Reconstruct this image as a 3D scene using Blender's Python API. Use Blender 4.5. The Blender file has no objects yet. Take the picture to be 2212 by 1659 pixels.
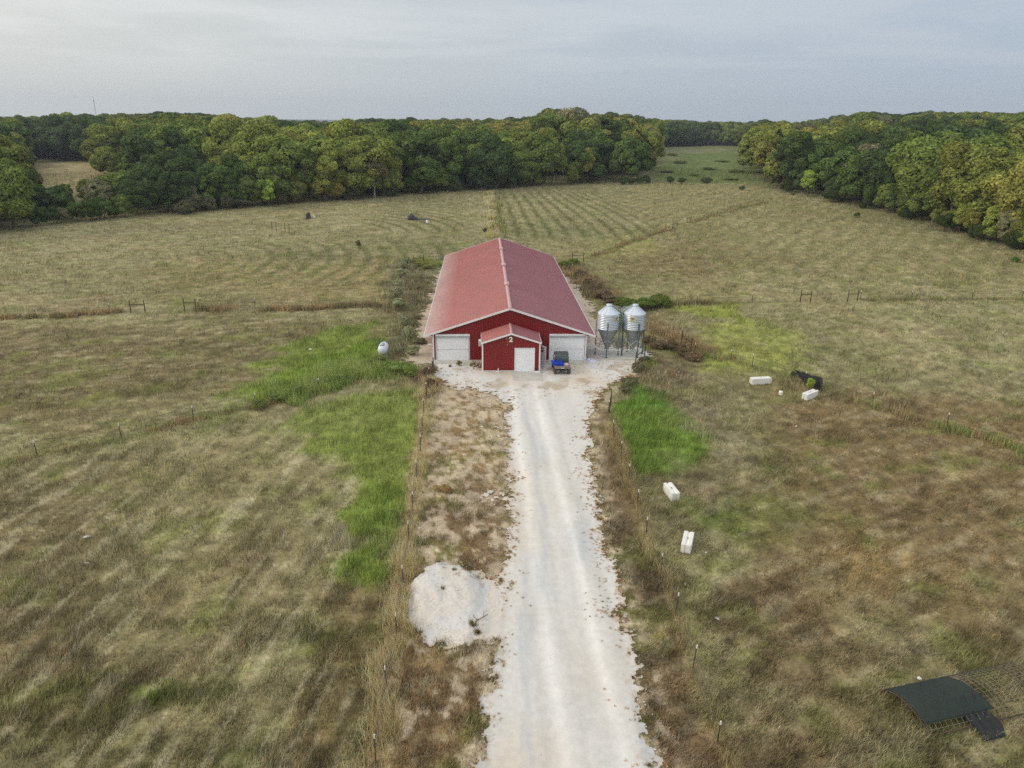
import bpy, math, random
import numpy as np
from mathutils import Vector, Matrix

random.seed(7)
RNG = np.random.default_rng(11)
R = math.radians
sc = bpy.context.scene
COL = sc.collection

# ------------------------------------------------------------------ camera, sky, sun, exposure
YAW, PITCH, ROLL, CAMH, FPX = R(2.519), R(20.15), 0.0108, 22.59, 1548.1   # measured in a 2212 x 1659 picture
CX, CY = 1106.0, 829.5
fw = np.array([math.sin(YAW) * math.cos(PITCH), math.cos(YAW) * math.cos(PITCH), -math.sin(PITCH)])
rt = np.array([math.cos(YAW), -math.sin(YAW), 0.0])
up = np.cross(rt, fw)
rt, up = math.cos(ROLL) * rt + math.sin(ROLL) * up, -math.sin(ROLL) * rt + math.cos(ROLL) * up
cam = bpy.data.cameras.new("camera")
cam.sensor_width = 36.0
cam.lens = FPX / 2212 * 36.0
cam.clip_start = 0.5
cam.clip_end = 30000
cam_o = bpy.data.objects.new("camera", cam)
COL.objects.link(cam_o)
cam_o.matrix_world = Matrix(((rt[0], up[0], -fw[0], 0), (rt[1], up[1], -fw[1], 0), (rt[2], up[2], -fw[2], CAMH), (0, 0, 0, 1)))
sc.camera = cam_o
sc.view_settings.view_transform = 'Standard'
sc.view_settings.look = 'None'
sc.view_settings.exposure = 0.0
sc.view_settings.gamma = 1.0
sc.cycles.use_denoising = False
sc.cycles.use_adaptive_sampling = False

SUN_AZ, SUN_EL = R(-100), R(24)          # azimuth from +Y towards +X: the sun is low on the left, a little behind the camera
sun_dir = Vector((math.sin(SUN_AZ) * math.cos(SUN_EL), math.cos(SUN_AZ) * math.cos(SUN_EL), math.sin(SUN_EL)))
sun = bpy.data.lights.new("sun", 'SUN')
sun.energy = 1.15
sun.angle = R(12)
sun.color = (1.0, 0.90, 0.76)
sun_o = bpy.data.objects.new("sun", sun)
COL.objects.link(sun_o)
sun_o.rotation_euler = sun_dir.to_track_quat('Z', 'Y').to_euler()
sun_o.location = (-60, -20, 60)

world = bpy.data.worlds.new("World")
sc.world = world
world.use_nodes = True
wt = world.node_tree
wt.nodes.clear()
def WN(t, **k):
    n = wt.nodes.new(t)
    for a, b in k.items(): setattr(n, a, b)
    return n
def wl(a, b): wt.links.new(a, b)
def wmath(op, a, b=None, c=None):
    n = WN('ShaderNodeMath', operation=op)
    for i, v in enumerate((a, b, c)):
        if v is None: continue
        if isinstance(v, (int, float)): n.inputs[i].default_value = v
        else: wl(v, n.inputs[i])
    return n.outputs[0]
def wmix(f, a, b):
    n = WN('ShaderNodeMix', data_type='RGBA')
    for s, v in ((n.inputs[0], f), (n.inputs[6], a), (n.inputs[7], b)):
        if isinstance(v, (int, float)): s.default_value = v
        elif isinstance(v, tuple): s.default_value = (*v, 1)
        else: wl(v, s)
    return n.outputs[2]
def wramp(v, lo, hi):
    n = WN('ShaderNodeMapRange'); n.interpolation_type = 'SMOOTHSTEP'
    wl(v, n.inputs[0]); n.inputs[1].default_value = lo; n.inputs[2].default_value = hi
    return n.outputs[0]
sky = WN('ShaderNodeTexSky', sky_type='NISHITA', sun_disc=False, sun_elevation=SUN_EL, sun_rotation=SUN_AZ, air_density=1.2, dust_density=2.0, ozone_density=2.0)
tc = WN('ShaderNodeTexCoord')
sep = WN('ShaderNodeSeparateXYZ'); wl(tc.outputs['Generated'], sep.inputs[0])
dx, dy, dz = sep.outputs
el = wmath('MAXIMUM', dz, 0.0)
# veiled sky: warm and bright round the low sun on the left, blue grey away from it
side = wmath('ADD', wmath('MULTIPLY', dx, math.sin(SUN_AZ)), wmath('MULTIPLY', dy, math.cos(SUN_AZ)))
side_f = wramp(side, -0.75, 0.75)
low = wmix(side_f, (0.49, 0.58, 0.69), (0.86, 0.86, 0.79))
hi = wmix(side_f, (1.05, 1.12, 1.22), (1.65, 1.58, 1.42))
elf = wramp(el, 0.12, 0.50)
veil = wmix(elf, low, hi)
# stretched cloud bands: planar projection of the direction onto a high deck
inv = wmath('DIVIDE', 1.0, wmath('ADD', el, 0.045))
comb = WN('ShaderNodeCombineXYZ')
wl(wmath('MULTIPLY', dx, inv), comb.inputs[0]); wl(wmath('MULTIPLY', dy, inv), comb.inputs[1])
mp = WN('ShaderNodeMapping'); wl(comb.outputs[0], mp.inputs[0])
mp.inputs['Scale'].default_value = (0.42, 0.50, 1); mp.inputs['Rotation'].default_value = (0, 0, R(12)); mp.inputs['Location'].default_value = (3.1, 1.7, 0)
no = WN('ShaderNodeTexNoise'); wl(mp.outputs[0], no.inputs[0]); no.inputs['Scale'].default_value = 1.0; no.inputs['Detail'].default_value = 6; no.inputs['Roughness'].default_value = 0.52; no.inputs['Distortion'].default_value = 0.5
cl = wramp(no.outputs[0], 0.40, 0.62)
cl = wmath('MULTIPLY', cl, wramp(dz, 0.03, 0.10))
cl_col = wmix(side_f, (0.60, 0.67, 0.75), (1.0, 1.0, 0.95))
veil2 = wmix(wmath('MULTIPLY', cl, 0.85), veil, cl_col)
bg1 = WN('ShaderNodeBackground'); wl(sky.outputs[0], bg1.inputs[0]); bg1.inputs[1].default_value = 0.06
bg2 = WN('ShaderNodeBackground'); wl(veil2, bg2.inputs[0]); bg2.inputs[1].default_value = 1.0
mixs = WN('ShaderNodeMixShader'); mixs.inputs[0].default_value = 0.88
wl(bg1.outputs[0], mixs.inputs[1]); wl(bg2.outputs[0], mixs.inputs[2])
out = WN('ShaderNodeOutputWorld'); wl(mixs.outputs[0], out.inputs[0])

# ------------------------------------------------------------------ noise, terrain, pixel -> ground
def vnoise(x, y, seed=0):
    xi = np.floor(x).astype(np.int64); yi = np.floor(y).astype(np.int64)
    fx = x - xi; fy = y - yi
    fx = fx * fx * (3 - 2 * fx); fy = fy * fy * (3 - 2 * fy)
    def h(a, b):
        n = (a * 374761393 + b * 668265263 + seed * 1442695041) & 0xffffffff
        n = ((n ^ (n >> 13)) * 1274126177) & 0xffffffff
        n = (n ^ (n >> 16)) & 0xffff
        return n / 65535.0
    return (h(xi, yi) * (1 - fx) + h(xi + 1, yi) * fx) * (1 - fy) + (h(xi, yi + 1) * (1 - fx) + h(xi + 1, yi + 1) * fx) * fy
def fbm(x, y, octv=4, seed=0, gain=0.5):
    s = 0; a = 1; t = 0
    for i in range(octv):
        s = s + a * vnoise(x * 2 ** i + 17.3 * i, y * 2 ** i - 9.1 * i, seed + i); t += a; a *= gain
    return s / t
def SS(a, b, x):
    t = np.clip((x - a) / (b - a), 0, 1); return t * t * (3 - 2 * t)
def hgt(x, y):
    x = np.asarray(x, float); y = np.asarray(y, float)
    r = np.hypot(x, y)
    h = 3.6 * SS(110, 330, y) + 10.0 * SS(80, 330, x) * SS(70, 300, y) + 7.5 * SS(290, 400, y) * np.exp(-((x - 56) / 55) ** 2) * SS(800, 600, y)
    h = h - 2.0 * SS(90, 260, -x) * SS(120, 260, y)
    h = h + 1.2 * (fbm(x / 60, y / 60, 2, 5) - .5) * SS(95, 180, r)
    h = h + 0.45 * (fbm(x / 16, y / 16, 2, 8) - .5) * SS(12, 24, np.abs(x - 4.5)) * SS(2, 60, r)
    h = h - 10 * SS(750, 1800, r) + 26 * SS(2600, 4600, r)
    return h
def ray(px, py):
    return fw + rt * (px - CX) / FPX + up * (CY - py) / FPX
def G(px, py, z=None):
    """where the line of sight through a picture point meets the ground (or the level z)"""
    d = ray(px, py)
    if z is not None:
        return np.array([0, 0, CAMH]) + d * (z - CAMH) / d[2]
    if d[2] > -0.004:
        d = d.copy(); d[2] = -0.004
    t = -CAMH / d[2]
    lo, hi_ = t * 0.3, t * 2.2
    for t in np.linspace(lo, hi_, 160):
        p = np.array([0, 0, CAMH]) + d * t
        if p[2] < hgt(p[0], p[1]): break
        lo = t
    a, b = lo, t
    for _ in range(24):
        m = (a + b) / 2; p = np.array([0, 0, CAMH]) + d * m
        if p[2] < hgt(p[0], p[1]): b = m
        else: a = m
    return np.array([0, 0, CAMH]) + d * b
def Gxy(pts): return np.array([G(*p)[:2] for p in pts])
def proj(P):
    P = np.asarray(P, float) - np.array([0, 0, CAMH])
    z = P @ fw
    return CX + FPX * (P @ rt) / z, CY - FPX * (P @ up) / z, z
def sdf(poly, x, y):
    """signed distance to a polygon, positive inside (metres or pixels)"""
    d = np.full(x.shape, 1e18); ins = np.zeros(x.shape, bool)
    n = len(poly)
    for i in range(n):
        ax, ay = poly[i]; bx, by = poly[(i + 1) % n]
        ex, ey = bx - ax, by - ay
        t = np.clip(((x - ax) * ex + (y - ay) * ey) / (ex * ex + ey * ey + 1e-12), 0, 1)
        d = np.minimum(d, (x - ax - t * ex) ** 2 + (y - ay - t * ey) ** 2)
        c = ((ay > y) != (by > y))
        with np.errstate(divide='ignore', invalid='ignore'):
            c &= x < (bx - ax) * (y - ay) / (by - ay + 1e-12) + ax
        ins ^= c
    return np.where(ins, 1, -1) * np.sqrt(d)
def dline(pl, x, y):
    d = np.full(x.shape, 1e18)
    for i in range(len(pl) - 1):
        ax, ay = pl[i][:2]; bx, by = pl[i + 1][:2]
        ex, ey = bx - ax, by - ay
        t = np.clip(((x - ax) * ex + (y - ay) * ey) / (ex * ex + ey * ey + 1e-12), 0, 1)
        d = np.minimum(d, (x - ax - t * ex) ** 2 + (y - ay - t * ey) ** 2)
    return np.sqrt(d)
def S(r, g, b):
    f = lambda c: (c / 255 / 12.92) if c / 255 <= .04045 else ((c / 255 + .055) / 1.055) ** 2.4
    return np.array([f(r), f(g), f(b)])

# ------------------------------------------------------------------ object helpers
def prop(o, label=None, cat=None, group=None, kind=None):
    if label: o['label'] = label
    if cat: o['category'] = cat
    if group: o['group'] = group
    if kind: o['kind'] = kind
    return o
def empty(name, loc, label, cat, group=None, rz=0):
    o = bpy.data.objects.new(name, None); COL.objects.link(o)
    o.location = [float(v) for v in loc]; o.rotation_euler = (0, 0, rz); o.empty_display_size = .3
    return prop(o, label, cat, group)
class MB:
    def __init__(s): s.v = []; s.f = []; s.sm = []
    def add(s, vs, fs, smooth=False):
        b = len(s.v); s.v += [tuple(float(c) for c in v) for v in vs]
        s.f += [tuple(b + i for i in f) for f in fs]; s.sm += [smooth] * len(fs); return s
    def box(s, x0, x1, y0, y1, z0, z1):
        return s.add([(x, y, z) for z in (z0, z1) for y in (y0, y1) for x in (x0, x1)],
                     [(0, 2, 3, 1), (4, 5, 7, 6), (0, 1, 5, 4), (2, 6, 7, 3), (0, 4, 6, 2), (1, 3, 7, 5)])
    def bar(s, a, b, w, h=None, upv=(0, 0, 1)):
        h = h or w; a = Vector(a); b = Vector(b); d = (b - a).normalized(); u = Vector(upv)
        if abs(d.dot(u)) > .98: u = Vector((0, 1, 0))
        x = d.cross(u).normalized(); y = x.cross(d).normalized()
        vs = [p + x * (i * w / 2) + y * (j * h / 2) for p in (a, b) for i, j in ((-1, -1), (1, -1), (1, 1), (-1, 1))]
        return s.add(vs, [(0, 3, 2, 1), (4, 5, 6, 7), (0, 1, 5, 4), (1, 2, 6, 5), (2, 3, 7, 6), (3, 0, 4, 7)])
    def tube(s, pts, rad, n=8, cap=True):
        pts = [Vector(p) for p in pts]; m = len(pts)
        rr = rad if isinstance(rad, (list, tuple)) else [rad] * m
        vs = []; pu = None
        for i, p in enumerate(pts):
            d = (pts[min(i + 1, m - 1)] - pts[max(i - 1, 0)]).normalized()
            u = pu if pu is not None else (Vector((0, 0, 1)) if abs(d.z) < .9 else Vector((1, 0, 0)))
            x = d.cross(u).normalized(); y = x.cross(d).normalized(); pu = y
            for k in range(n):
                a = 2 * math.pi * k / n
                vs.append(p + x * math.cos(a) * rr[i] + y * math.sin(a) * rr[i])
        fs = [(i * n + k, i * n + (k + 1) % n, (i + 1) * n + (k + 1) % n, (i + 1) * n + k) for i in range(m - 1) for k in range(n)]
        b = len(s.v); s.add(vs, fs, True)
        if cap:
            s.f += [tuple(b + k for k in reversed(range(n))), tuple(b + (m - 1) * n + k for k in range(n))]; s.sm += [False, False]
        return s
    def lathe(s, prof, c=(0, 0, 0), n=32, smooth=True, phase=0):
        vs = [(c[0] + r * math.cos(phase + 2 * math.pi * k / n), c[1] + r * math.sin(phase + 2 * math.pi * k / n), c[2] + z) for r, z in prof for k in range(n)]
        fs = [(i * n + k, i * n + (k + 1) % n, (i + 1) * n + (k + 1) % n, (i + 1) * n + k) for i in range(len(prof) - 1) for k in range(n)]
        return s.add(vs, fs, smooth)
    def prism(s, poly, axis, a, b):
        """poly of 2D points extruded from a to b along axis 'x','y' or 'z'"""
        def P(p, t):
            return {'x': (t, p[0], p[1]), 'y': (p[0], t, p[1]), 'z': (p[0], p[1], t)}[axis]
        n = len(poly)
        vs = [P(p, a) for p in poly] + [P(p, b) for p in poly]
        return s.add(vs, [tuple(range(n)), tuple(reversed(range(n, 2 * n)))] + [(i, n + i, n + (i + 1) % n, (i + 1) % n) for i in range(n)])
    def build(s, name, m, parent=None, bevel=0, **k):
        me = bpy.data.meshes.new(name); me.from_pydata(s.v, [], s.f); me.materials.append(m)
        me.polygons.foreach_set('use_smooth', s.sm)
        me.update()
        import bmesh
        bm = bmesh.new(); bm.from_mesh(me); bmesh.ops.recalc_face_normals(bm, faces=bm.faces); bm.to_mesh(me); bm.free()
        o = bpy.data.objects.new(name, me); COL.objects.link(o)
        if parent: o.parent = parent
        if bevel:
            b = o.modifiers.new('bevel', 'BEVEL'); b.width = bevel; b.segments = 2; b.limit_method = 'ANGLE'
        return prop(o, **k)
def raw_mesh(name, v, f, mat, col=None, smooth=False, nv=3):
    """big numpy mesh; f is (n, nv)"""
    me = bpy.data.meshes.new(name)
    me.vertices.add(len(v)); me.vertices.foreach_set('co', np.ascontiguousarray(v, np.float32).ravel())
    me.loops.add(f.size); me.loops.foreach_set('vertex_index', np.ascontiguousarray(f, np.int32).ravel())
    me.polygons.add(len(f)); me.polygons.foreach_set('loop_start', np.arange(0, f.size, nv, dtype=np.int32))
    me.polygons.foreach_set('use_smooth', np.full(len(f), smooth))
    me.update(calc_edges=True)
    if col is not None:
        a = me.color_attributes.new('Col', 'FLOAT_COLOR', 'POINT')
        c = np.ones((len(v), 4), np.float32); c[:, :col.shape[1]] = col
        a.data.foreach_set('color', c.ravel())
    me.materials.append(mat)
    return me
def link(name, me, parent=None, **k):
    o = bpy.data.objects.new(name, me); COL.objects.link(o)
    if parent: o.parent = parent
    return prop(o, **k)

# ------------------------------------------------------------------ materials
def newmat(name):
    m = bpy.data.materials.new(name); m.use_nodes = True
    nt = m.node_tree; p = nt.nodes['Principled BSDF']
    return m, nt, p
def N(nt, t, **k):
    n = nt.nodes.new(t)
    for a, b in k.items(): setattr(n, a, b)
    return n
def noise_n(nt, scale, detail=4, rough=.6, coord='Object', stretch=None):
    t = N(nt, 'ShaderNodeTexCoord'); n = N(nt, 'ShaderNodeTexNoise')
    src = t.outputs[coord]
    if stretch:
        mp = N(nt, 'ShaderNodeMapping'); mp.inputs['Scale'].default_value = stretch; nt.links.new(src, mp.inputs[0]); src = mp.outputs[0]
    nt.links.new(src, n.inputs[0]); n.inputs['Scale'].default_value = scale; n.inputs['Detail'].default_value = detail; n.inputs['Roughness'].default_value = rough
    return n.outputs[0]
def rmap(nt, v, a, b, c, d):
    n = N(nt, 'ShaderNodeMapRange'); nt.links.new(v, n.inputs[0])
    for i, q in enumerate((a, b, c, d)): n.inputs[i + 1].default_value = q
    return n.outputs[0]
def mixc(nt, f, a, b, bt='MIX'):
    n = N(nt, 'ShaderNodeMix', data_type='RGBA', blend_type=bt)
    for s, v in ((n.inputs[0], f), (n.inputs[6], a), (n.inputs[7], b)):
        if isinstance(v, (int, float)): s.default_value = v
        elif isinstance(v, (tuple, np.ndarray, list)): s.default_value = (*[float(q) for q in v], 1)
        else: nt.links.new(v, s)
    return n.outputs[2]
def paint(name, c, rough=.5, metal=0, var=.12, scale=3, dirt=None, dirt_amt=.0, bump=0, spec=.5, coat=0, stretch=None):
    m, nt, p = newmat(name)
    c = tuple(float(x) for x in c)
    n = noise_n(nt, scale, 5, .6, stretch=stretch)
    lo = tuple(x * (1 - var) for x in c); hi = tuple(min(1, x * (1 + var)) for x in c)
    col = mixc(nt, rmap(nt, n, .3, .7, 0, 1), lo, hi)
    if dirt is not None:
        n2 = noise_n(nt, scale * 2.7, 6, .7)
        col = mixc(nt, rmap(nt, n2, .5, .75, 0, dirt_amt), col, dirt)
    nt.links.new(col, p.inputs['Base Color'])
    nt.links.new(rmap(nt, n, .3, .7, max(0, rough - .08), min(1, rough + .08)), p.inputs['Roughness'])
    p.inputs['Metallic'].default_value = metal; p.inputs['Specular IOR Level'].default_value = spec; p.inputs['Coat Weight'].default_value = coat
    if bump:
        b = N(nt, 'ShaderNodeBump'); b.inputs['Strength'].default_value = bump; b.inputs['Distance'].default_value = .02
        nt.links.new(noise_n(nt, scale * 8, 4, .6), b.inputs['Height']); nt.links.new(b.outputs[0], p.inputs['Normal'])
    return m
M = {}
M['red'] = paint('red_steel_siding', (0.215, 0.009, 0.011), .42, var=.10, scale=.6, stretch=(1, 1, .25))
M['white'] = paint('white_trim', (.80, .82, .83), .45, var=.05, scale=1.5, dirt=(.45, .42, .36), dirt_amt=.25)
M['door'] = paint('white_door', (.84, .86, .90), .4, var=.03, scale=.8, dirt=(.5, .5, .48), dirt_amt=.2)
M['greytrim'] = paint('grey_header', (.40, .44, .47), .5, var=.1, scale=2)
M['jamb'] = paint('grey_jamb', (.50, .50, .50), .5, var=.1, scale=2)
M['concrete'] = paint('concrete', (.50, .48, .44), .9, var=.14, scale=1.2, dirt=(.3, .27, .22), dirt_amt=.45, bump=.2)
M['block'] = paint('white_concrete_block', (.76, .75, .71), .85, var=.07, scale=2, dirt=(.5, .45, .36), dirt_amt=.35, bump=.25)
M['galv'] = paint('galvanised_steel', (.60, .66, .73), .40, metal=.6, var=.10, scale=1.4, stretch=(1, 1, .5))
M['galvdark'] = paint('weathered_galvanised', (.34, .37, .39), .45, metal=.7, var=.16, scale=1.5)
M['post'] = paint('blue_grey_steel_leg', (.17, .21, .24), .5, metal=.5, var=.15, scale=3)
M['pvc'] = paint('white_plastic_pipe', (.78, .76, .70), .35, var=.04, scale=2)
M['rust'] = paint('rusty_dark_steel', (.075, .05, .036), .85, var=.3, scale=6)
M['tpost'] = paint('dark_green_post', (.05, .055, .045), .8, var=.3, scale=6)
M['tip'] = paint('white_post_tip', (.8, .8, .78), .5, var=.04)
M['wire'] = paint('fence_wire', (.10, .09, .08), .6, metal=.6, var=.2)
M['bark'] = paint('bark', (.10, .08, .06), .95, var=.35, scale=4, bump=.4)
M['palebark'] = paint('pale_bark', (.34, .31, .26), .95, var=.25, scale=4, bump=.4)
M['black'] = paint('black_plastic', (.012, .013, .015), .55, var=.2)
M['tyre'] = paint('dusty_tyre', (.07, .065, .06), .9, var=.25, scale=9, dirt=(.28, .25, .2), dirt_amt=.6, bump=.5)
M['rim'] = paint('wheel_rim', (.10, .10, .10), .5, metal=.6)
M['dkmetal'] = paint('chassis_steel', (.06, .06, .058), .6, metal=.3, var=.3, scale=8, dirt=(.3, .26, .2), dirt_amt=.7)
M['bed'] = paint('grey_bed_panel', (.19, .185, .175), .55, var=.2, scale=5, dirt=(.42, .36, .3), dirt_amt=.6)
M['maroon'] = paint('dark_red_body', (.22, .01, .02), .3, coat=.5)
M['roofplastic'] = paint('dark_cab_roof', (.045, .055, .055), .4, var=.15, dirt=(.2, .19, .16), dirt_amt=.35)
M['blue'] = paint('blue_tub_plastic', (.004, .035, .42), .35, var=.12, scale=4)
M['pink'] = paint('pale_pink_sack', (.62, .48, .50), .7, var=.15, scale=9, bump=.5)
M['lav'] = paint('lavender_sheet', (.58, .60, .78), .45, var=.1, scale=6, bump=.4)
M['tank'] = paint('pale_tank_paint', (.66, .70, .80), .4, var=.05, scale=2, dirt=(.4, .4, .42), dirt_amt=.3)
M['jug'] = paint('white_plastic_jug', (.78, .78, .74), .4, var=.05)
M['lid'] = paint('black_rubber', (.02, .02, .02), .7)
M['orange'] = paint('orange_red_plastic', (.65, .06, .03), .45)
M['stick'] = paint('dead_twig', (.20, .12, .075), .9, var=.25)
M['wood'] = paint('grey_weathered_wood', (.34, .28, .22), .9, var=.3, scale=8)
M['cream'] = paint('cream_decal', (.66, .58, .44), .5, var=.03)
M['dkolive'] = paint('decal_dark_emblem', (.10, .09, .055), .5, var=.1)
M['gold'] = paint('decal_gold', (.48, .30, .10), .5, var=.05)
M['sign'] = paint('maroon_sign', (.14, .03, .045), .4)
M['brass'] = paint('old_brass_lamp', (.25, .20, .12), .4, metal=.6)
M['rope'] = paint('frayed_cord', (.50, .40, .22), .9)
M['rooftint'] = None
# roof: same red paint, chalked, with wear that follows the panels
def roofmat(name, base, pale_eave):
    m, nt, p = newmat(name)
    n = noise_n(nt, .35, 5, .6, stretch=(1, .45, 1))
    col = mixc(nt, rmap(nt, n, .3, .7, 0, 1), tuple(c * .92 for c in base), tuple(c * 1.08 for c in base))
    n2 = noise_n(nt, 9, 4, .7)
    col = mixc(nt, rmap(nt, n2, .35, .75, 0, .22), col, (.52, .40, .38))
    if pale_eave:
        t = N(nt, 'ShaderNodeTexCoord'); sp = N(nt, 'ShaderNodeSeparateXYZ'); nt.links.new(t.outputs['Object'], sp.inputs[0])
        d = rmap(nt, sp.outputs[0], -6.0, -8.6, 0, .75)  # whitish tint grows towards the left eave
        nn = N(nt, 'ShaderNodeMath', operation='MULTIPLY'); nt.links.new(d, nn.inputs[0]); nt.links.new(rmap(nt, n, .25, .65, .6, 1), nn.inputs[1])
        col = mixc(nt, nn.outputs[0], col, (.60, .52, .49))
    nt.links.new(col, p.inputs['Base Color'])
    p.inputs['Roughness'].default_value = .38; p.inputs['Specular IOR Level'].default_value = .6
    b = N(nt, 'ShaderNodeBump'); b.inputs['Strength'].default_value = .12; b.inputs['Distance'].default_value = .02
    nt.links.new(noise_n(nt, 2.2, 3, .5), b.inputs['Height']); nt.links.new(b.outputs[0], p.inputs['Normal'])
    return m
M['roofL'] = roofmat('chalked_red_roofing_sunlit_tone_pale_eave', (.45, .165, .148), True)  # sun-facing slope: lighter, warmer base carries the light in its colour
M['roofR'] = roofmat('chalked_red_roofing_shaded_tone', (.33, .125, .148), False)  # slope away from the sun: shade painted into a darker, mauve base
M['ridge'] = paint('faded_pink_ridge_cap', (.56, .34, .33), .5, var=.1, scale=2)
# glass
m, nt, p = newmat('tinted_cab_glass')
p.inputs['Base Color'].default_value = (.06, .10, .10, 1); p.inputs['Roughness'].default_value = .08; p.inputs['Coat Weight'].default_value = 1
M['glass'] = m
# shade cloth: woven net that lets part of the light through
def netmat(name, c, open_):
    m, nt, p = newmat(name)
    p.inputs['Roughness'].default_value = .7
    nt.links.new(mixc(nt, noise_n(nt, 5, 5, .7), tuple(x * .6 for x in c), tuple(x * 1.5 for x in c)), p.inputs['Base Color'])
    tr = N(nt, 'ShaderNodeBsdfTransparent'); mx = N(nt, 'ShaderNodeMixShader')
    nt.links.new(rmap(nt, noise_n(nt, 1.3, 3, .6), .3, .7, 1 - open_ * 1.3, 1 - open_ * .7), mx.inputs[0])
    nt.links.new(tr.outputs[0], mx.inputs[1]); nt.links.new(p.outputs[0], mx.inputs[2])
    nt.links.new(mx.outputs[0], nt.nodes['Material Output'].inputs[0])
    return m
M['net'] = netmat('green_black_shade_cloth', (.020, .032, .026), .30)
M['net2'] = netmat('black_shade_cloth', (.012, .014, .015), .07)
M['net3'] = netmat('blue_black_shade_cloth', (.028, .032, .040), .05)

# leaves: tint comes from the object's own colour, small variation from the mesh
def leafmat(name, instancer=False):
    m, nt, p = newmat(name)
    at = N(nt, 'ShaderNodeAttribute'); at.attribute_name = 'Col'
    if instancer:
        t = N(nt, 'ShaderNodeAttribute'); t.attribute_type = 'INSTANCER'; t.attribute_name = 'tint'; tint = t.outputs['Color']
    else:
        t = N(nt, 'ShaderNodeObjectInfo'); tint = t.outputs['Color']
    c = mixc(nt, 1.0, at.outputs['Color'], tint, 'MULTIPLY')
    d = N(nt, 'ShaderNodeBsdfDiffuse'); tl = N(nt, 'ShaderNodeBsdfTranslucent'); mx = N(nt, 'ShaderNodeMixShader')
    nt.links.new(c, d.inputs[0]); nt.links.new(c, tl.inputs[0]); mx.inputs[0].default_value = .22
    nt.links.new(d.outputs[0], mx.inputs[1]); nt.links.new(tl.outputs[0], mx.inputs[2])
    nt.links.new(mx.outputs[0], nt.nodes['Material Output'].inputs[0])
    return m
M['leaf'] = leafmat('leaves'); M['leaf_far'] = leafmat('leaves_of_far_wood', True)
def grassmat(name):
    m, nt, p = newmat(name)
    at = N(nt, 'ShaderNodeAttribute'); at.attribute_name = 'Col'
    d = N(nt, 'ShaderNodeBsdfDiffuse'); tl = N(nt, 'ShaderNodeBsdfTranslucent'); mx = N(nt, 'ShaderNodeMixShader')
    nt.links.new(at.outputs[0], d.inputs[0]); nt.links.new(at.outputs[0], tl.inputs[0]); mx.inputs[0].default_value = .3
    nt.links.new(d.outputs[0], mx.inputs[1]); nt.links.new(tl.outputs[0], mx.inputs[2])
    nt.links.new(mx.outputs[0], nt.nodes['Material Output'].inputs[0])
    return m
M['grass'] = grassmat('grass_blades')
m, nt, p = newmat('field_ground')
at = N(nt, 'ShaderNodeAttribute'); at.attribute_name = 'Col'
n1 = rmap(nt, noise_n(nt, 4.0, 8, .78), .28, .72, .58, 1.42)
n2 = rmap(nt, noise_n(nt, .45, 5, .6), .3, .7, .86, 1.14)
mm = N(nt, 'ShaderNodeMath', operation='MULTIPLY'); nt.links.new(n1, mm.inputs[0]); nt.links.new(n2, mm.inputs[1])
vm = N(nt, 'ShaderNodeVectorMath', operation='SCALE'); nt.links.new(at.outputs[0], vm.inputs[0]); nt.links.new(mm.outputs[0], vm.inputs[3])
nt.links.new(vm.outputs[0], p.inputs['Base Color']); p.inputs['Roughness'].default_value = 1; p.inputs['Specular IOR Level'].default_value = .1
b = N(nt, 'ShaderNodeBump'); b.inputs['Strength'].default_value = .6; b.inputs['Distance'].default_value = .12
nt.links.new(noise_n(nt, 2.2, 6, .7), b.inputs['Height']); nt.links.new(b.outputs[0], p.inputs['Normal'])
M['ground'] = m
m, nt, p = newmat('crushed_limestone')
at = N(nt, 'ShaderNodeAttribute'); at.attribute_name = 'Col'
n1 = rmap(nt, noise_n(nt, 14.0, 6, .8), .25, .75, .86, 1.10)
n2 = rmap(nt, noise_n(nt, .9, 5, .65, stretch=(1, .12, 1)), .3, .7, .93, 1.05)
mm = N(nt, 'ShaderNodeMath', operation='MULTIPLY'); nt.links.new(n1, mm.inputs[0]); nt.links.new(n2, mm.inputs[1])
vm = N(nt, 'ShaderNodeVectorMath', operation='SCALE'); nt.links.new(at.outputs[0], vm.inputs[0]); nt.links.new(mm.outputs[0], vm.inputs[3])
nt.links.new(vm.outputs[0], p.inputs['Base Color']); p.inputs['Roughness'].default_value = .95; p.inputs['Specular IOR Level'].default_value = .2
b = N(nt, 'ShaderNodeBump'); b.inputs['Strength'].default_value = .5; b.inputs['Distance'].default_value = .04
nt.links.new(noise_n(nt, 9, 6, .75), b.inputs['Height']); nt.links.new(b.outputs[0], p.inputs['Normal'])
M['gravel'] = m

# ------------------------------------------------------------------ where the gravel lies (measured in world metres)
ROAD = Gxy([(1104, 822), (1094, 900), (1097, 1000), (1103, 1090), (1100, 1180), (1086, 1250), (1073, 1330), (1060, 1450), (1046, 1560), (1034, 1659), (1020, 1800), (1005, 2100),
            (1490, 2100), (1448, 1800), (1422, 1659), (1398, 1560), (1373, 1450), (1347, 1350), (1330, 1260), (1311, 1180), (1291, 1080), (1276, 1000), (1274, 900), (1300, 850), (1345, 812), (1370, 780), (1230, 778)])
YARD = np.array([(-4.9, 68.4), (-5.0, 66), (-4.6, 62.5), (-2.5, 60.5), (0.5, 58.5), (1.5, 57), (7.5, 57), (10, 59.5), (12.5, 62.0), (14.6, 64.5), (16.9, 68.0), (17.2, 72), (14.0, 74), (14.0, 90), (13.6, 112), (11, 114.5), (-7.0, 116), (-7.4, 90), (-7.8, 75), (-8.0, 68), (-5.2, 66.5)])
APRONP = Gxy([(884, 1345), (880, 1290), (930, 1225), (1040, 1235), (1120, 1265), (1120, 1400), (1040, 1400), (960, 1400), (900, 1375)])
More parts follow.
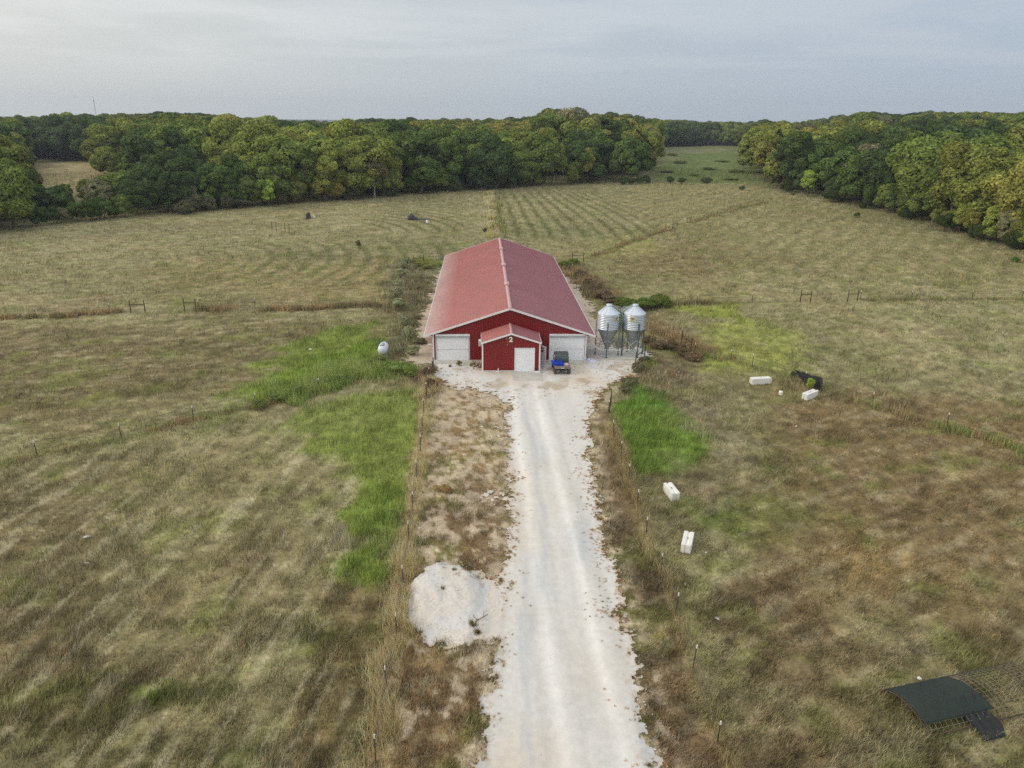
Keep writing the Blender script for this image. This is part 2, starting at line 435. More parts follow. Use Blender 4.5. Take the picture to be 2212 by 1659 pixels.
def gravel_in(x, y):
    """> 0 where gravel shows"""
    n = fbm(x / 1.1, y / 1.1, 5, 31, .62) - .5
    nn = fbm(x / 4.5, y / 4.5, 3, 37) - .5
    f = fbm(x / .30, y / .34, 3, 33, .7) - .5
    a = sdf(ROAD, x, y) + n * 1.3 + f * 1.5 + .10
    b_ = sdf(YARD, x, y) + n * 2.6 + nn * 2.2 + f * 2.0
    b_ = np.maximum(b_, sdf(APRONP, x, y) + n * 2.4 + f * 1.2)
    # thin, patchy gravel on the left verge
    u = (x - (1.3 + .0)) ; verge = np.where((y > 18) & (y < 62) & (x < 3) & (x > -4.2), (n * 2.6 + nn * 2.4 + f * 3.6) - .62 - .30 * np.maximum(0, -u + .2) + 1.1 * SS(46, 60, y), -9)
    return np.maximum(np.maximum(a, b_), verge)

# ------------------------------------------------------------------ colour of the fields
PAL = dict(tan=S(150, 142, 105), mid=S(134, 128, 92), dark=S(106, 100, 74), pale=S(174, 166, 136), brown=S(134, 114, 88), rust=S(134, 104, 78),
           olive=S(116, 118, 74), green=S(130, 142, 70), vivid=S(114, 136, 60), lime=S(138, 146, 84), deep=S(60, 84, 34), meadow=S(92, 104, 58), grey=S(128, 118, 98))
Z = []   # (polygon in world metres, colour, softness m, strength, noise m)
def zone(px, colour, soft, st, nz=None):
    p = Gxy(px); Z.append((p, PAL[colour] if isinstance(colour, str) else np.array(colour), soft, st, soft * 1.6 if nz is None else nz))
zone([(-300, 540), (0, 500), (400, 462), (1000, 415), (1395, 392), (1395, 470), (900, 520), (400, 560), (-300, 640)], 'tan', 14, .5)
zone([(1395, 392), (1620, 395), (2212, 545), (2500, 640), (1500, 640), (1250, 560)], S(142, 132, 88), 12, .5)
zone([(400, 560), (860, 560), (880, 640), (700, 650), (380, 640)], S(156, 138, 94), 6, .5)
zone([(-300, 700), (820, 690), (700, 780), (500, 880), (0, 960), (-300, 1000)], S(112, 98, 68), 6, .62)
zone([(-300, 820), (200, 830), (420, 800), (300, 860), (0, 900)], S(96, 92, 56), 6, .4)
zone([(-300, 1000), (250, 1000), (200, 1250), (60, 1500), (-300, 1600)], S(112, 96, 68), 3, .6)
zone([(200, 1020), (600, 930), (760, 1000), (650, 1200), (560, 1500), (520, 1659), (200, 1659), (120, 1480), (330, 1250)], S(146, 136, 98), 2.0, .62, 3)
zone([(-50, 1560), (260, 1440), (520, 1560), (560, 1720), (-50, 1720)], S(96, 96, 54), 1.2, .55, 3.2)
zone([(260, 1480), (390, 1470), (400, 1540), (290, 1560)], S(88, 112, 40), .6, .8, 1.4)
zone([(680, 1270), (860, 1250), (850, 1450), (800, 1600), (700, 1659), (600, 1659), (640, 1450)], S(112, 94, 62), 1.2, .6, 2)
# green patches left
zone([(600, 895), (740, 858), (905, 835), (912, 930), (895, 1030), (870, 1180), (820, 1245), (740, 1235), (728, 1150), (745, 1010), (640, 935)], 'green', .9, .95, 2.6)
zone([(600, 895), (740, 860), (880, 870), (850, 905), (700, 935), (640, 930)], 'lime', 1.2, .55, 2)
zone([(760, 1050), (880, 1050), (865, 1180), (815, 1235), (750, 1225)], S(118, 140, 58), .8, .5, 1.8)
zone([(515, 850), (600, 770), (700, 705), (830, 690), (832, 770), (780, 800), (700, 820), (560, 872)], S(122, 138, 62), 1.6, .85, 3.5)
zone([(570, 840), (700, 770), (815, 740), (812, 790), (690, 840), (590, 872)], S(112, 138, 44), 1.2, .7, 2)
# right
zone([(1318, 868), (1400, 862), (1480, 895), (1548, 950), (1535, 1000), (1440, 1025), (1370, 1012), (1330, 960)], 'vivid', .7, 1, 1.4)
zone([(1345, 830), (1430, 812), (1462, 845), (1450, 880), (1350, 880)], S(92, 130, 44), .7, .8, 1.4)
zone([(1480, 655), (1590, 655), (1600, 690), (1490, 690)], S(140, 150, 66), 1.6, .85, 3)
zone([(1470, 700), (1640, 690), (1720, 800), (1600, 790), (1480, 760)], S(142, 148, 72), 3, .8, 5)
zone([(1420, 840), (1560, 870), (1620, 1000), (1560, 1100), (1460, 1120), (1470, 1030), (1560, 960), (1480, 890)], 'grey', 1.5, .5, 3)
zone([(1480, 1090), (1640, 1060), (1760, 1130), (1600, 1180), (1500, 1150)], S(104, 118, 62), 1.1, .7, 2.6)
zone([(1700, 850), (2300, 880), (2300, 1500), (2050, 1400), (1800, 1250), (1720, 1000)], S(122, 96, 66), 4, .62, 6)
zone([(1560, 1250), (1720, 1220), (1820, 1420), (1780, 1659), (1640, 1659)], S(110, 88, 66), 1.6, .62, 3)
zone([(1720, 1180), (1960, 1180), (2000, 1280), (1800, 1300)], S(158, 136, 92), 1.5, .5, 3)
zone([(1900, 1420), (2300, 1380), (2300, 1720), (1850, 1720)], S(104, 96, 62), 1.5, .55, 3)
zone([(1620, 1500), (1880, 1440), (1900, 1659), (1650, 1720)], S(146, 130, 96), 1.2, .5, 3)
zone([(1290, 560), (1500, 530), (1700, 560), (1500, 600), (1320, 600)], S(116, 98, 66), 5, .5, 6)
zone([(1290, 520), (1400, 500), (1380, 540), (1290, 560)], S(150, 146, 84), 4, .55, 5)
# meadow beyond the field, clearing on the left
zone([(1398, 392), (1420, 330), (1600, 318), (1660, 380), (1640, 396)], S(106, 120, 66), 8, .95, 10)
zone([(70, 395), (130, 400), (245, 385), (250, 352), (110, 352), (60, 372)], S(168, 152, 112), 8, 1, 4)
zone([(40, 368), (60, 345), (120, 343), (110, 362)], S(120, 106, 84), 8, 1, 4)
# verges beside the drive
zone([(930, 830), (1100, 830), (1092, 1000), (1095, 1180), (1075, 1330), (1045, 1659), (1030, 1800), (790, 1800), (830, 1560), (880, 1250), (905, 1000)], S(140, 116, 82), .7, .85, 1.2)
zone([(900, 1000), (950, 980), (930, 1180), (880, 1190)], S(134, 124, 84), .5, .5, 1)
zone([(905, 1090), (1000, 1060), (1095, 1080), (1090, 1250), (1000, 1190), (930, 1190)], S(126, 104, 80), .7, .65, 1.6)
zone([(860, 1450), (1040, 1440), (1035, 1560), (850, 1600)], S(132, 110, 82), .7, .5, 1.6)
zone([(905, 860), (935, 850), (925, 1000), (905, 1180), (885, 1190), (900, 1000)], S(96, 112, 60), .4, .6, .6)
zone([(1272, 890), (1312, 870), (1345, 1000), (1420, 1200), (1490, 1400), (1560, 1720), (1420, 1720), (1370, 1450), (1310, 1180)], S(122, 102, 76), .5, .88, .9)
zone([(1300, 1120), (1380, 1120), (1450, 1300), (1430, 1340), (1330, 1250)], S(98, 88, 68), .5, .5, 1)
zone([(1440, 1560), (1540, 1560), (1560, 1720), (1430, 1720)], S(130, 108, 82), .5, .6, 1)
# weeds ground round the barn
zone([(840, 560), (950, 560), (925, 700), (905, 800), (850, 790), (840, 700)], S(96, 94, 70), 1, .8, 2)
zone([(1210, 560), (1290, 590), (1330, 650), (1300, 640), (1240, 600)], S(112, 92, 72), 1, .8, 2)
zone([(1385, 765), (1500, 770), (1520, 820), (1440, 860), (1350, 830)], S(106, 92, 72), 1, .8, 2)
zone([(1390, 670), (1480, 700), (1500, 760), (1400, 740)], S(122, 104, 78), 1, .7, 2)
FENCES_PX = {
 'drive_left': [(926, 822), (918, 862), (914, 915), (908, 985), (895, 1075), (884, 1165), (872, 1270), (852, 1410), (822, 1580), (796, 1760)],
 'drive_right': [(1313, 898), (1326, 940), (1343, 995), (1366, 1070), (1410, 1200), (1450, 1300), (1486, 1415), (1526, 1545), (1583, 1700)],
 'left_low': [(690, 846), (600, 868), (500, 890), (397, 912), (270, 950), (130, 977), (-40, 1012)],
 'left_up': [(-60, 690), (100, 686), (268, 675)], 'left_up2': [(430, 669), (560, 668), (690, 668), (835, 660)],
 'right_up': [(1395, 660), (1500, 657), (1600, 654), (1722, 651)], 'right_up2': [(1858, 648), (2070, 648), (2170, 646), (2330, 642)],
 'diag': [(1285, 552), (1350, 528), (1452, 492)], 'diag2': [(1490, 481), (1560, 460), (1652, 436)],
 'behind': [(1068, 515), (1062, 470), (1058, 418)],
 'right_low': [(1500, 765), (1577, 776), (1684, 812), (1802, 855), (1943, 892), (2112, 945), (2330, 1010)]}
FW = {k: Gxy(v) for k, v in FENCES_PX.items()}

def bare(x, y):
    """0..1: dusty bare ground showing between drive and fence"""
    f = fbm(x / .5, y / .6, 4, 51, .65); l = fbm(x / 2.6, y / 3.5, 3, 52)
    w = SS(-4.9, -3.4, x) * SS(3.2, 1.6, x) * SS(16, 22, y) * SS(63, 61, y)
    w = w * np.clip(SS(.465, .60, f + .35 * (l - .5) + .12 * SS(46, 58, y) + .05 * SS(-2, 1, x)), 0, 1)
    e = SS(1.6, .2, np.abs(sdf(ROAD, x, y))) * SS(.44, .60, f)
    return np.clip(np.maximum(w, e), 0, 1)
def field_color(x, y):
    """base colour of the vegetation at a place"""
    r = np.hypot(x, y)
    a1 = fbm(x / 26, y / 26, 4, 1); a2 = fbm(x / 5.5, y / 5.5, 4, 2)
    wx = x + 2.5 * (fbm(x / 7, y / 7, 2, 40) - .5); wy = y + 2.5 * (fbm(x / 7, y / 7, 2, 41) - .5)
    # raked streaks, turning slowly over the field
    near = SS(70, 42, y) * SS(2, -6, x)
    def streak(a_, su, sv, sd): return fbm((x * math.cos(a_) + y * math.sin(a_)) / su + .25 * (wy - y), (-x * math.sin(a_) + y * math.cos(a_)) / sv + .35 * (wx - x), 4, sd, .6)
    a3 = near * streak(R(80), 3.6, .28, 3) + (1 - near) * np.where(x > 3, streak(R(28), 2.2, .42, 5), streak(R(14), 3.0, .45, 6))
    u = wx * math.cos(1.2) + wy * math.sin(1.2); v = -wx * math.sin(1.2) + wy * math.cos(1.2)
    a4 = fbm(x / .7, y / .7, 3, 4)
    c = PAL['mid'] + (PAL['tan'] - PAL['mid']) * SS(.35, .65, a1)[..., None]
    c = c + (PAL['olive'] - c) * (.6 * SS(.50, .72, a2))[..., None]
    def over(c, col, w): return c + (col - c) * np.clip(w, 0, 1)[..., None]
    nz1 = fbm(x / 3.2, y / 3.2, 4, 9) - .5; nz2 = fbm(x / 11, y / 11, 3, 10) - .5
    for p, col, soft, st, nz in Z:   # the hand-placed patches
        m = 3 * soft + nz
        bb = (x > p[:, 0].min() - m) & (x < p[:, 0].max() + m) & (y > p[:, 1].min() - m) & (y < p[:, 1].max() + m)
        if not bb.any(): continue
        nn = (nz2 if soft > 2.5 else nz1)[bb]
        w = np.zeros(x.shape); w[bb] = SS(-soft, soft, sdf(p, x[bb], y[bb]) + nn * nz * 2.4) * st
        c = over(c, col, w)
    # reddish and pale worn patches
    b1 = fbm(x / 6, y / 6, 5, 12, .65)
    sat = c[..., 1] - c[..., 0]           # how green it is: leave green patches alone
    dry = 1 - SS(0.0, .04, sat)
    c = over(c, PAL['brown'], .34 * SS(.53, .72, b1) * dry)
    b2 = fbm(x / 2.2, y / 2.2, 4, 13)
    c = over(c, PAL['green'] * .8, .45 * SS(.56, .74, b2) * dry)
    c = over(c, PAL['pale'], (.34 + .30 * near) * SS(.535, .67, a3) * dry)
    c = over(c, PAL['dark'] * .85, .38 * SS(.50, .26, a3) * (1 - .5 * SS(.0, .05, sat)))
    # hay rows left by the rake behind the barn
    def rows(u_, wave, w, c):
        s = .5 + .5 * np.sin(u_ * 2 * math.pi / wave); return over(c, S(96, 100, 62), w * SS(.45, .95, s + .6 * (a4 - .5)))
    k = SS(3, 7, x) * SS(46, 34, x) * SS(140, 152, y) * SS(238, 222, y)
    c = rows(x + .0016 * (y - 150) ** 2 * (x / 40) + .8 * nz2, 3.4, .85 * k * (.6 + .4 * SS(.3, .6, a2)), c)
    k = SS(-1, -5, x) * SS(-60, -40, x) * SS(95, 112, y) * SS(150, 135, y)
    c = rows(np.hypot(x + 52, (y - 118) * .8) + nz2, 3.2, .55 * k, c)
    k = SS(-2, -5, x) * SS(-30, -22, x) * SS(150, 160, y) * SS(225, 200, y)
    c = rows(np.hypot(x + 40, y - 150) + nz2, 3.4, .7 * k, c)
    k = SS(30, 40, x) * SS(95, 110, y)
    c = rows(x * .8 - y * .6 + 4 * nz2, 4.0, .36 * k, c)
    # wheel tracks across the right field
    for pl in ([(1230, 560), (1500, 600), (1790, 660), (2000, 790), (2300, 930)], [(200, 510), (420, 560), (700, 640)]):
        d = dline(Gxy(pl), x, y); c = over(c, S(158, 138, 100), .35 * (np.exp(-((d - .9) / .35) ** 2)))
    # darker rank growth and pale straw along the fences
    for k_, f in FW.items():
        bb = (x > f[:, 0].min() - 5) & (x < f[:, 0].max() + 5) & (y > f[:, 1].min() - 5) & (y < f[:, 1].max() + 5)
        if not bb.any(): continue
        d = np.full(x.shape, 99.); d[bb] = dline(f, x[bb], y[bb]) + nz1[bb] * 1.0
        if k_ in ('drive_left', 'behind'): c = over(c, S(176, 156, 112), .75 * SS(.75, .25, d))
        elif k_ == 'drive_right': c = over(c, S(160, 146, 104), .6 * SS(.5, .1, d))
        elif k_[:4] == 'diag': c = over(c, S(90, 82, 54), .72 * SS(1.2, .3, d))
        else: c = over(c, S(98, 90, 62), .5 * SS(.8, .2, d))
    c = over(c, S(188, 172, 148), bare(x, y) * .85)
    c = over(c, S(70, 88, 50), SS(330, 700, r) * .8)
    c = over(c, S(66, 84, 58), SS(800, 1200, r))
    c = c * (1 + .44 * (a4 - .5) * 2)[..., None]
    c = c * (1 + .22 * (fbm(u / 1.4, v / .3, 2, 21) - .5) * 2)[..., None]
    return np.clip(c, .005, .8)

# ------------------------------------------------------------------ ground: one sheet out to the horizon
GC = (0.0, -10.0)
ang = np.concatenate([np.linspace(-180, -53, 26, endpoint=False), np.linspace(-53, 53, 560), np.linspace(53, 180, 26)[1:]])
ang = np.radians(ang)
rad = 9.0 * np.exp(np.linspace(0, math.log(5600 / 9.0), 1080))
AA, RR = np.meshgrid(ang, rad)
gx = GC[0] + RR * np.sin(AA); gy = GC[1] + RR * np.cos(AA)
gv = gravel_in(gx, gy)
gz = hgt(gx, gy)
tuft = (fbm(gx / .9, gy / .9, 4, 61) - .5) * .22 * SS(0, -1.2, gv) * SS(400, 150, np.hypot(gx, gy))
gz = gz + tuft - .02 * (gv > -.3)
gc = field_color(gx.ravel(), gy.ravel())
nA, nR = len(ang), len(rad)
idx = np.arange(nA * nR).reshape(nR, nA)
gf = np.stack([idx[:-1, :-1], idx[:-1, 1:], idx[1:, 1:], idx[1:, :-1]], -1).reshape(-1, 4)[:, ::-1]
gverts = np.stack([gx, gy, gz], -1).reshape(-1, 3)
cen = len(gverts)
me = raw_mesh('ground', gverts, gf, M['ground'], gc, True, 4)
link('ground', me, kind='structure')
hub = [(GC[0], GC[1], float(hgt(*GC)))] + [tuple(p) for p in gverts[:nA - 1]]
hb = MB(); hb.add(hub, [(0, i + 1, (i + 1) % (nA - 1) + 1) for i in range(nA - 1)])
# (the small disc under the camera closes the sheet)
me2 = bpy.data.meshes.new('ground_hub'); me2.from_pydata(hb.v, [], hb.f); me2.materials.append(M['ground'])
c2 = me2.color_attributes.new('Col', 'FLOAT_COLOR', 'POINT'); cc = np.ones((len(hb.v), 4), np.float32); cc[:, :3] = PAL['mid']; c2.data.foreach_set('color', cc.ravel())
link('ground', me2, kind='structure')

# gravel drive and yard: cells of a fine grid kept where the stone shows through the growth
def gravel_color(x, y):
    c = np.tile(S(209, 206, 201), (len(x), 1))
    n = fbm(x / 3.0, y / 6.0, 4, 71)
    pk = SS(.48, .72, n) * (.45 + .55 * SS(52, 60, y)) * (.35 + .65 * SS(4, 0, x) + .35 * SS(8, 12, x))
    c = c + (S(203, 184, 160) - c) * np.clip(pk, 0, .9)[:, None]
    side_ = np.maximum(SS(73, 76, y), SS(-4.8, -5.6, x)); c = c + (S(192, 176, 154) - c) * (.85 * side_)[:, None]
    ge = SS(.55, 0, gravel_in(x, y)); c = c + (S(188, 174, 152) - c) * (.85 * ge)[:, None]
    xl = x - (4.2 - .012 * (y - 30))
    for off, w, a in ((-1.25, .32, .30), (.95, .32, .30), (-.4, .2, -.12), (1.9, .25, -.15), (-2.0, .2, -.12)):
        k = np.exp(-((xl - off + .25 * (fbm(y / 9 + off, y * 0 + 3, 2, 77) - .5)) / w) ** 2) * (.5 + fbm(x / .8, y / 5, 2, 79)) * SS(66, 58, y)
        c = c * (1 + a * .60 * k)[:, None]
    k = SS(.55, .8, fbm(x / .9, y / 7.0, 4, 81)); c = c + (S(176, 180, 186) - c) * (.55 * k * SS(64, 50, y))[:, None]
    d = SS(.56, .74, fbm(x / 1.6, y / 1.6, 4, 83)) * (SS(54, 60, y) * .8 + .1)
    c = c + (S(168, 148, 118) - c) * (.7 * d)[:, None]
    return np.clip(c * (1 + .16 * (fbm(x / .22, y / .22, 2, 85) - .5))[:, None], 0, .85)
gv_l, gf_l, base_n = [], [], 0
for x0, x1, y0_, y1_, cs in ((-4.6, 9.6, 10.0, 45.0, .05), (-9.5, 18.5, 45.0, 118.0, .085)):
    nx = int((x1 - x0) / cs); ny = int(round((y1_ - y0_) / cs))
    X, Y = np.meshgrid(x0 + cs * np.arange(nx + 1), np.linspace(y0_, y1_, ny + 1))
    g = gravel_in(X, Y) > 0
    keep = g[:-1, :-1] & g[1:, 1:] & g[:-1, 1:] & g[1:, :-1]
    id_ = np.arange(X.size).reshape(X.shape)
    f = np.stack([id_[:-1, :-1], id_[:-1, 1:], id_[1:, 1:], id_[1:, :-1]], -1)[keep]
    used, inv_ = np.unique(f, return_inverse=True)
    xs, ys = X.ravel()[used], Y.ravel()[used]
    zs = hgt(xs, ys) + .03 + .02 * (fbm(xs / .5, ys / .5, 3, 91) - .5)
    gv_l.append(np.stack([xs, ys, zs], -1)); gf_l.append(inv_.reshape(-1, 4) + base_n); base_n += len(used)
gvv = np.concatenate(gv_l)
link('gravel_road', raw_mesh('gravel_road', gvv, np.concatenate(gf_l), M['gravel'], gravel_color(gvv[:, 0], gvv[:, 1]), True, 4), kind='structure')

# ------------------------------------------------------------------ heap of crushed stone
PILE = np.array([tuple(G(*p)[:2]) for p in [(884, 1345), (880, 1290), (890, 1262), (908, 1245), (940, 1226), (1000, 1226), (1030, 1242), (1056, 1262), (1064, 1290), (1060, 1330), (1050, 1362), (1030, 1378), (1012, 1398), (975, 1388), (930, 1368)]])
def pile_h(x, y):
    sd = sdf(PILE, x, y) + .9 * (fbm(x / .8, y / .8, 5, 95, .6) - .5)
    yc = SS(26.6, 31.0, y)
    h = SS(-.05, .60, sd) * (.08 + .47 * yc) * (1 - .97 * SS(-1.2, .4, x)) * (1 + .14 * np.sin(x * 2.1 + 1) * yc)
    h = h + .20 * SS(0, .6, sd) * (fbm(x / .9, y / .9, 5, 96, .6) - .5) - .06 * SS(0, .6, sd) * np.abs(np.sin((x + .35 * y) * 3.1)) * SS(.4, .7, fbm(x / 1.5, y / 1.5, 2, 97))
    return np.where(sd > -.1, h + .05 * SS(-.1, .25, sd), -1)
X, Y = np.meshgrid(np.arange(-4.6, 1.8, .045), np.arange(25.8, 33.6, .045))
H = pile_h(X, Y); g = H >= 0
keep = g[:-1, :-1] & g[1:, 1:] & g[:-1, 1:] & g[1:, :-1]
id_ = np.arange(X.size).reshape(X.shape)
f = np.stack([id_[:-1, :-1], id_[:-1, 1:], id_[1:, 1:], id_[1:, :-1]], -1)[keep]
used, inv_ = np.unique(f, return_inverse=True)
xs, ys = X.ravel()[used], Y.ravel()[used]
pc = np.tile(S(207, 204, 200), (len(xs), 1)); k = SS(.45, .62, fbm(xs / 1.4, ys / 1.4, 3, 98) + .25 * SS(29.5, 27.5, ys)); pc = pc + (S(211, 200, 186) - pc) * (.5 * k)[:, None]
k = SS(.60, .74, fbm(xs / .5, ys / .5, 4, 99)) * SS(30, 32, ys); pc = pc + (S(150, 122, 90) - pc) * (.65 * k)[:, None]
pc *= (1 + .18 * (fbm(xs / .12, ys / .12, 2, 86) - .5))[:, None]
link('gravel_pile', raw_mesh('gravel_pile', np.stack([xs, ys, hgt(xs, ys) + H.ravel()[used]], -1), inv_.reshape(-1, 4), M['gravel'], pc, True, 4),
     label='broad heap of pale crushed limestone spilled beside the gravel drive', cat='gravel pile')
# loose stones rolled off the heap and thrown to the edges of the drive
q = RNG.uniform((-4.4, 18), (9.2, 62), (60000, 2)); gq = gravel_in(q[:, 0], q[:, 1]); pq = pile_h(q[:, 0], q[:, 1]); sdp = sdf(PILE, q[:, 0], q[:, 1])
k = ((gq > -.35) & (gq < .5) & (RNG.random(len(q)) < .06)) | ((np.abs(sdp) < .5) & (RNG.random(len(q)) < .22)) | ((pq > 0) & (RNG.random(len(q)) < .07)) | ((gq > 0) & (RNG.random(len(q)) < .006))
q = q[k]; n_ = len(q); r0 = RNG.uniform(.018, .05, n_) * np.where(RNG.random(n_) < .06, 1.9, 1)
zb_ = hgt(q[:, 0], q[:, 1]) + np.maximum(pile_h(q[:, 0], q[:, 1]), .02) + r0 * .2
oc = np.array([(1, 0, 0), (-1, 0, 0), (0, 1, 0), (0, -1, 0), (0, 0, .8), (0, 0, -.8)], float); of = np.array([(0, 2, 4), (2, 1, 4), (1, 3, 4), (3, 0, 4), (2, 0, 5), (1, 2, 5), (3, 1, 5), (0, 3, 5)])
vv = oc[None] * r0[:, None, None] * RNG.uniform(.6, 1.25, (n_, 6, 1)) + np.stack([q[:, 0], q[:, 1], zb_], -1)[:, None]
ff = of[None] + (np.arange(n_) * 6)[:, None, None]
sc_ = np.repeat((S(222, 216, 208) * RNG.uniform(.75, 1.1, (n_, 1))), 6, 0)
link('loose_stones', raw_mesh('loose_stones', vv.reshape(-1, 3), ff.reshape(-1, 3), M['gravel'], sc_, False, 3), kind='stuff', label='loose pale stones scattered on the heap and along the drive edges', cat='stones')
def surf(x, y):
    h = float(hgt(x, y)); ph = float(pile_h(np.array([x]), np.array([y]))[0])
    return h + max(ph, 0)

# ------------------------------------------------------------------ the barn
BX, BY = 2.746, 68.32
barn = empty('barn', (BX, BY, 0), 'long red steel barn with pink faded gable roof, white trim and the number 2', 'barn')
W2, BL, EH, RH, OV = 7.62, 44.13, 2.658, 5.473, .856
SLP = (RH - EH) / (W2 + OV)
def rz(x): return RH - SLP * abs(x)
TH = .13
wall = MB()
DL = (-7.37, -3.97); DR = (3.93, 7.47); DT = 2.79
wall.prism([(-W2, .1), (W2, .1), (W2, rz(W2) - TH), (0, RH - TH), (-W2, rz(W2) - TH)], 'y', 0, .12)
wall.prism([(-W2, .1), (W2, .1), (W2, rz(W2) - TH), (0, RH - TH), (-W2, rz(W2) - TH)], 'y', BL - .12, BL)
wall.box(-W2, -W2 + .12, .12, BL - .12, .1, rz(W2) - TH - .03); wall.box(W2 - .12, W2, .12, BL - .12, .1, rz(W2) - TH - .03)
x = -W2 + .2
while x < W2 - .1:
    lo = .1
    if DL[0] - .02 < x < DL[1] + .02 or DR[0] - .02 < x < DR[1] + .02: lo = DT + .01
    if abs(x) < 2.9: lo = 2.9
    top = rz(x) - TH - .02
    if top > lo + .05: wall.prism([(x - .022, 0), (x - .012, -.022), (x + .012, -.022), (x + .022, 0)], 'z', lo, top)
    x += .2286
y = .3
while y < BL - .2:
    for s in (-1, 1):
        wall.prism([(s * W2, y - .022), (s * (W2 + .022), y - .012), (s * (W2 + .022), y + .012), (s * W2, y + .022)], 'z', .1, EH + .2)
    y += .2286
wall.build('wall', M['red'], barn)
fnd = MB(); fnd.box(-W2 - .03, W2 + .03, -.03, BL + .03, -.25, .1); fnd.build('foundation', M['concrete'], barn)
for s in (-1, 1):   # boxed eave returns
    ret = MB()
    a, b_ = sorted((s * W2, s * (W2 + OV - .03)))
    ret.prism([(s * (W2 + .03), EH - .02), (s * (W2 + OV - .05), EH - .02), (s * (W2 + OV - .05), EH + .0), (s * (W2 + .03), rz(W2) - TH)], 'y', -.22, BL + .22)
    ret.build('eave_soffit', M['red'], barn)
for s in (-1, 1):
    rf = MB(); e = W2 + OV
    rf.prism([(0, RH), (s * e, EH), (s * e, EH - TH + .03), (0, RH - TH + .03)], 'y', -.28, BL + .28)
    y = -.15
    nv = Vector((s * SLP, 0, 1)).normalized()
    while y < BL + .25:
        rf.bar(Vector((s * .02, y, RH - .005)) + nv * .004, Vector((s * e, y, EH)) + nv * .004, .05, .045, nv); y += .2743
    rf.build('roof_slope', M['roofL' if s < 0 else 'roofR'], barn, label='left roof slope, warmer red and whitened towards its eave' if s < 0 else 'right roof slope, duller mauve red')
for s in (-1, 1):
    e = W2 + OV
    for ya, yb in ((-.34, -.283), (BL + .283, BL + .34)):
        tr = MB(); tr.prism([(0, RH + .03), (s * (e + .03), EH + .03), (s * (e + .03), EH - .15), (0, RH - .17)], 'y', ya, yb); tr.build('rake_trim', M['white'], barn)
    ev = MB(); a, b_ = sorted((s * (W2 + OV + .003), s * (W2 + OV + .045))); ev.box(a, b_, -.28, BL + .28, EH - .13, EH + .012); ev.build('eave_trim', M['white'], barn)
rc = MB()
rc.prism([(-.17, RH - .02), (0, RH + .075), (.17, RH - .02), (.15, RH - .05), (0, RH + .02), (-.15, RH - .05)], 'y', -.34, BL + .34)
rco = rc.build('ridge_cap', M['ridge'], barn)
for yy in (102.37, 90.17, 78.94):
    v = MB(); yl = yy - BY
    v.prism([(-.27, RH - .03), (-.27, RH + .13), (0, RH + .24), (.27, RH + .13), (.27, RH - .03)], 'y', yl - .75, yl + .75)
    v.build('ridge_vent', M['ridge'], barn, bevel=.02)
for s in (-1, 1):
    for yc in (0, BL):
        c = MB(); sy = -1 if yc == 0 else 1
        a, b_ = sorted((s * (W2 - .10), s * (W2 + .045))); p0, p1 = sorted((yc, yc + sy * .045))
        if yc == 0: c.box(a, b_, -.05, .12, .02, rz(W2) - TH - .01)
        else: c.box(a, b_, BL - .12, BL + .05, .02, rz(W2) - TH - .01)
        c.build('corner_trim', M['white'], barn)
for i, (a, b_) in enumerate((DL, DR)):
    d = MB(); ja, jb = a + .14, b_ - .14
    d.box(ja, jb, -.055, -.01, .04, 1.19); d.box(ja, jb, -.055, -.01, 1.235, 2.44)
    do = d.build('overhead_door', M['door'], barn, bevel=.008)
    sm = MB(); sm.box(ja, jb, -.045, -.012, 1.192, 1.233); sm.box(ja, jb, -.05, -.012, .005, .038)
    for xx in (ja + .1, jb - .1): sm.box(xx - .05, xx + .05, -.075, -.058, 1.12, 1.16)
    sm.build('door_seam', M['greytrim'], do)
    for q0_, q1_ in ((a, ja - .003), (jb + .003, b_)):
        fr = MB(); fr.box(q0_, q1_, -.09, -.005, .01, 2.60); fr.build('door_jamb', M['white' if i == 1 else 'jamb'], barn)
    hd = MB(); hd.box(a, b_, -.20, -.005, 2.63, DT)
    ho = hd.build('door_header', M['white'], barn, bevel=.01)
    h2 = MB(); h2.box(a + .01, b_ - .01, -.17, -.006, 2.45, 2.627); h2.build('track_cover', M['greytrim'], ho)
# entry room in front
EW, ED = 2.755, 3.447
EEH, ERH = 2.93, 3.87
def erz(x): return ERH - (ERH - EEH) / (EW + .09) * abs(x)
e = MB()
e.prism([(-EW + .02, .12), (EW - .02, .12), (EW - .02, erz(EW) - .08), (0, ERH - .08), (-EW + .02, erz(EW) - .08)], 'y', -ED, -.03)
x = -EW + .22
while x < EW - .1:
    lo = .12 if not (.24 < x < 2.33) else 2.42
    e.prism([(x - .022, -ED), (x - .012, -ED - .022), (x + .012, -ED - .022), (x + .022, -ED)], 'z', lo, erz(x) - .10); x += .2286
y = -ED + .2
while y < -.05:
    for s in (-1, 1):
        if s > 0 and -1.75 < y < -.9: continue
        sx = EW - .02
        e.prism([(s * sx, y - .022), (s * (sx + .022), y - .012), (s * (sx + .022), y + .012), (s * sx, y + .022)], 'z', .12, 2.8)
    y += .2286
room = e.build('entry_room', M['red'], barn, label='small red gabled entry room on the front of the barn')
b1 = MB(); b1.box(-EW - .02, EW + .02, -ED - .03, -.04, -.2, .12); b1.build('foundation', M['concrete'], room)
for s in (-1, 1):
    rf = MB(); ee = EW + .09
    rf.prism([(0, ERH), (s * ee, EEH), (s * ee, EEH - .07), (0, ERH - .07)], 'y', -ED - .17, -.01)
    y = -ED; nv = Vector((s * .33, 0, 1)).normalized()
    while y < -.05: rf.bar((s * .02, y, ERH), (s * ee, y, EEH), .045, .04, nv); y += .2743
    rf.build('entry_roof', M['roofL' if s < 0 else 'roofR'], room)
t = MB()
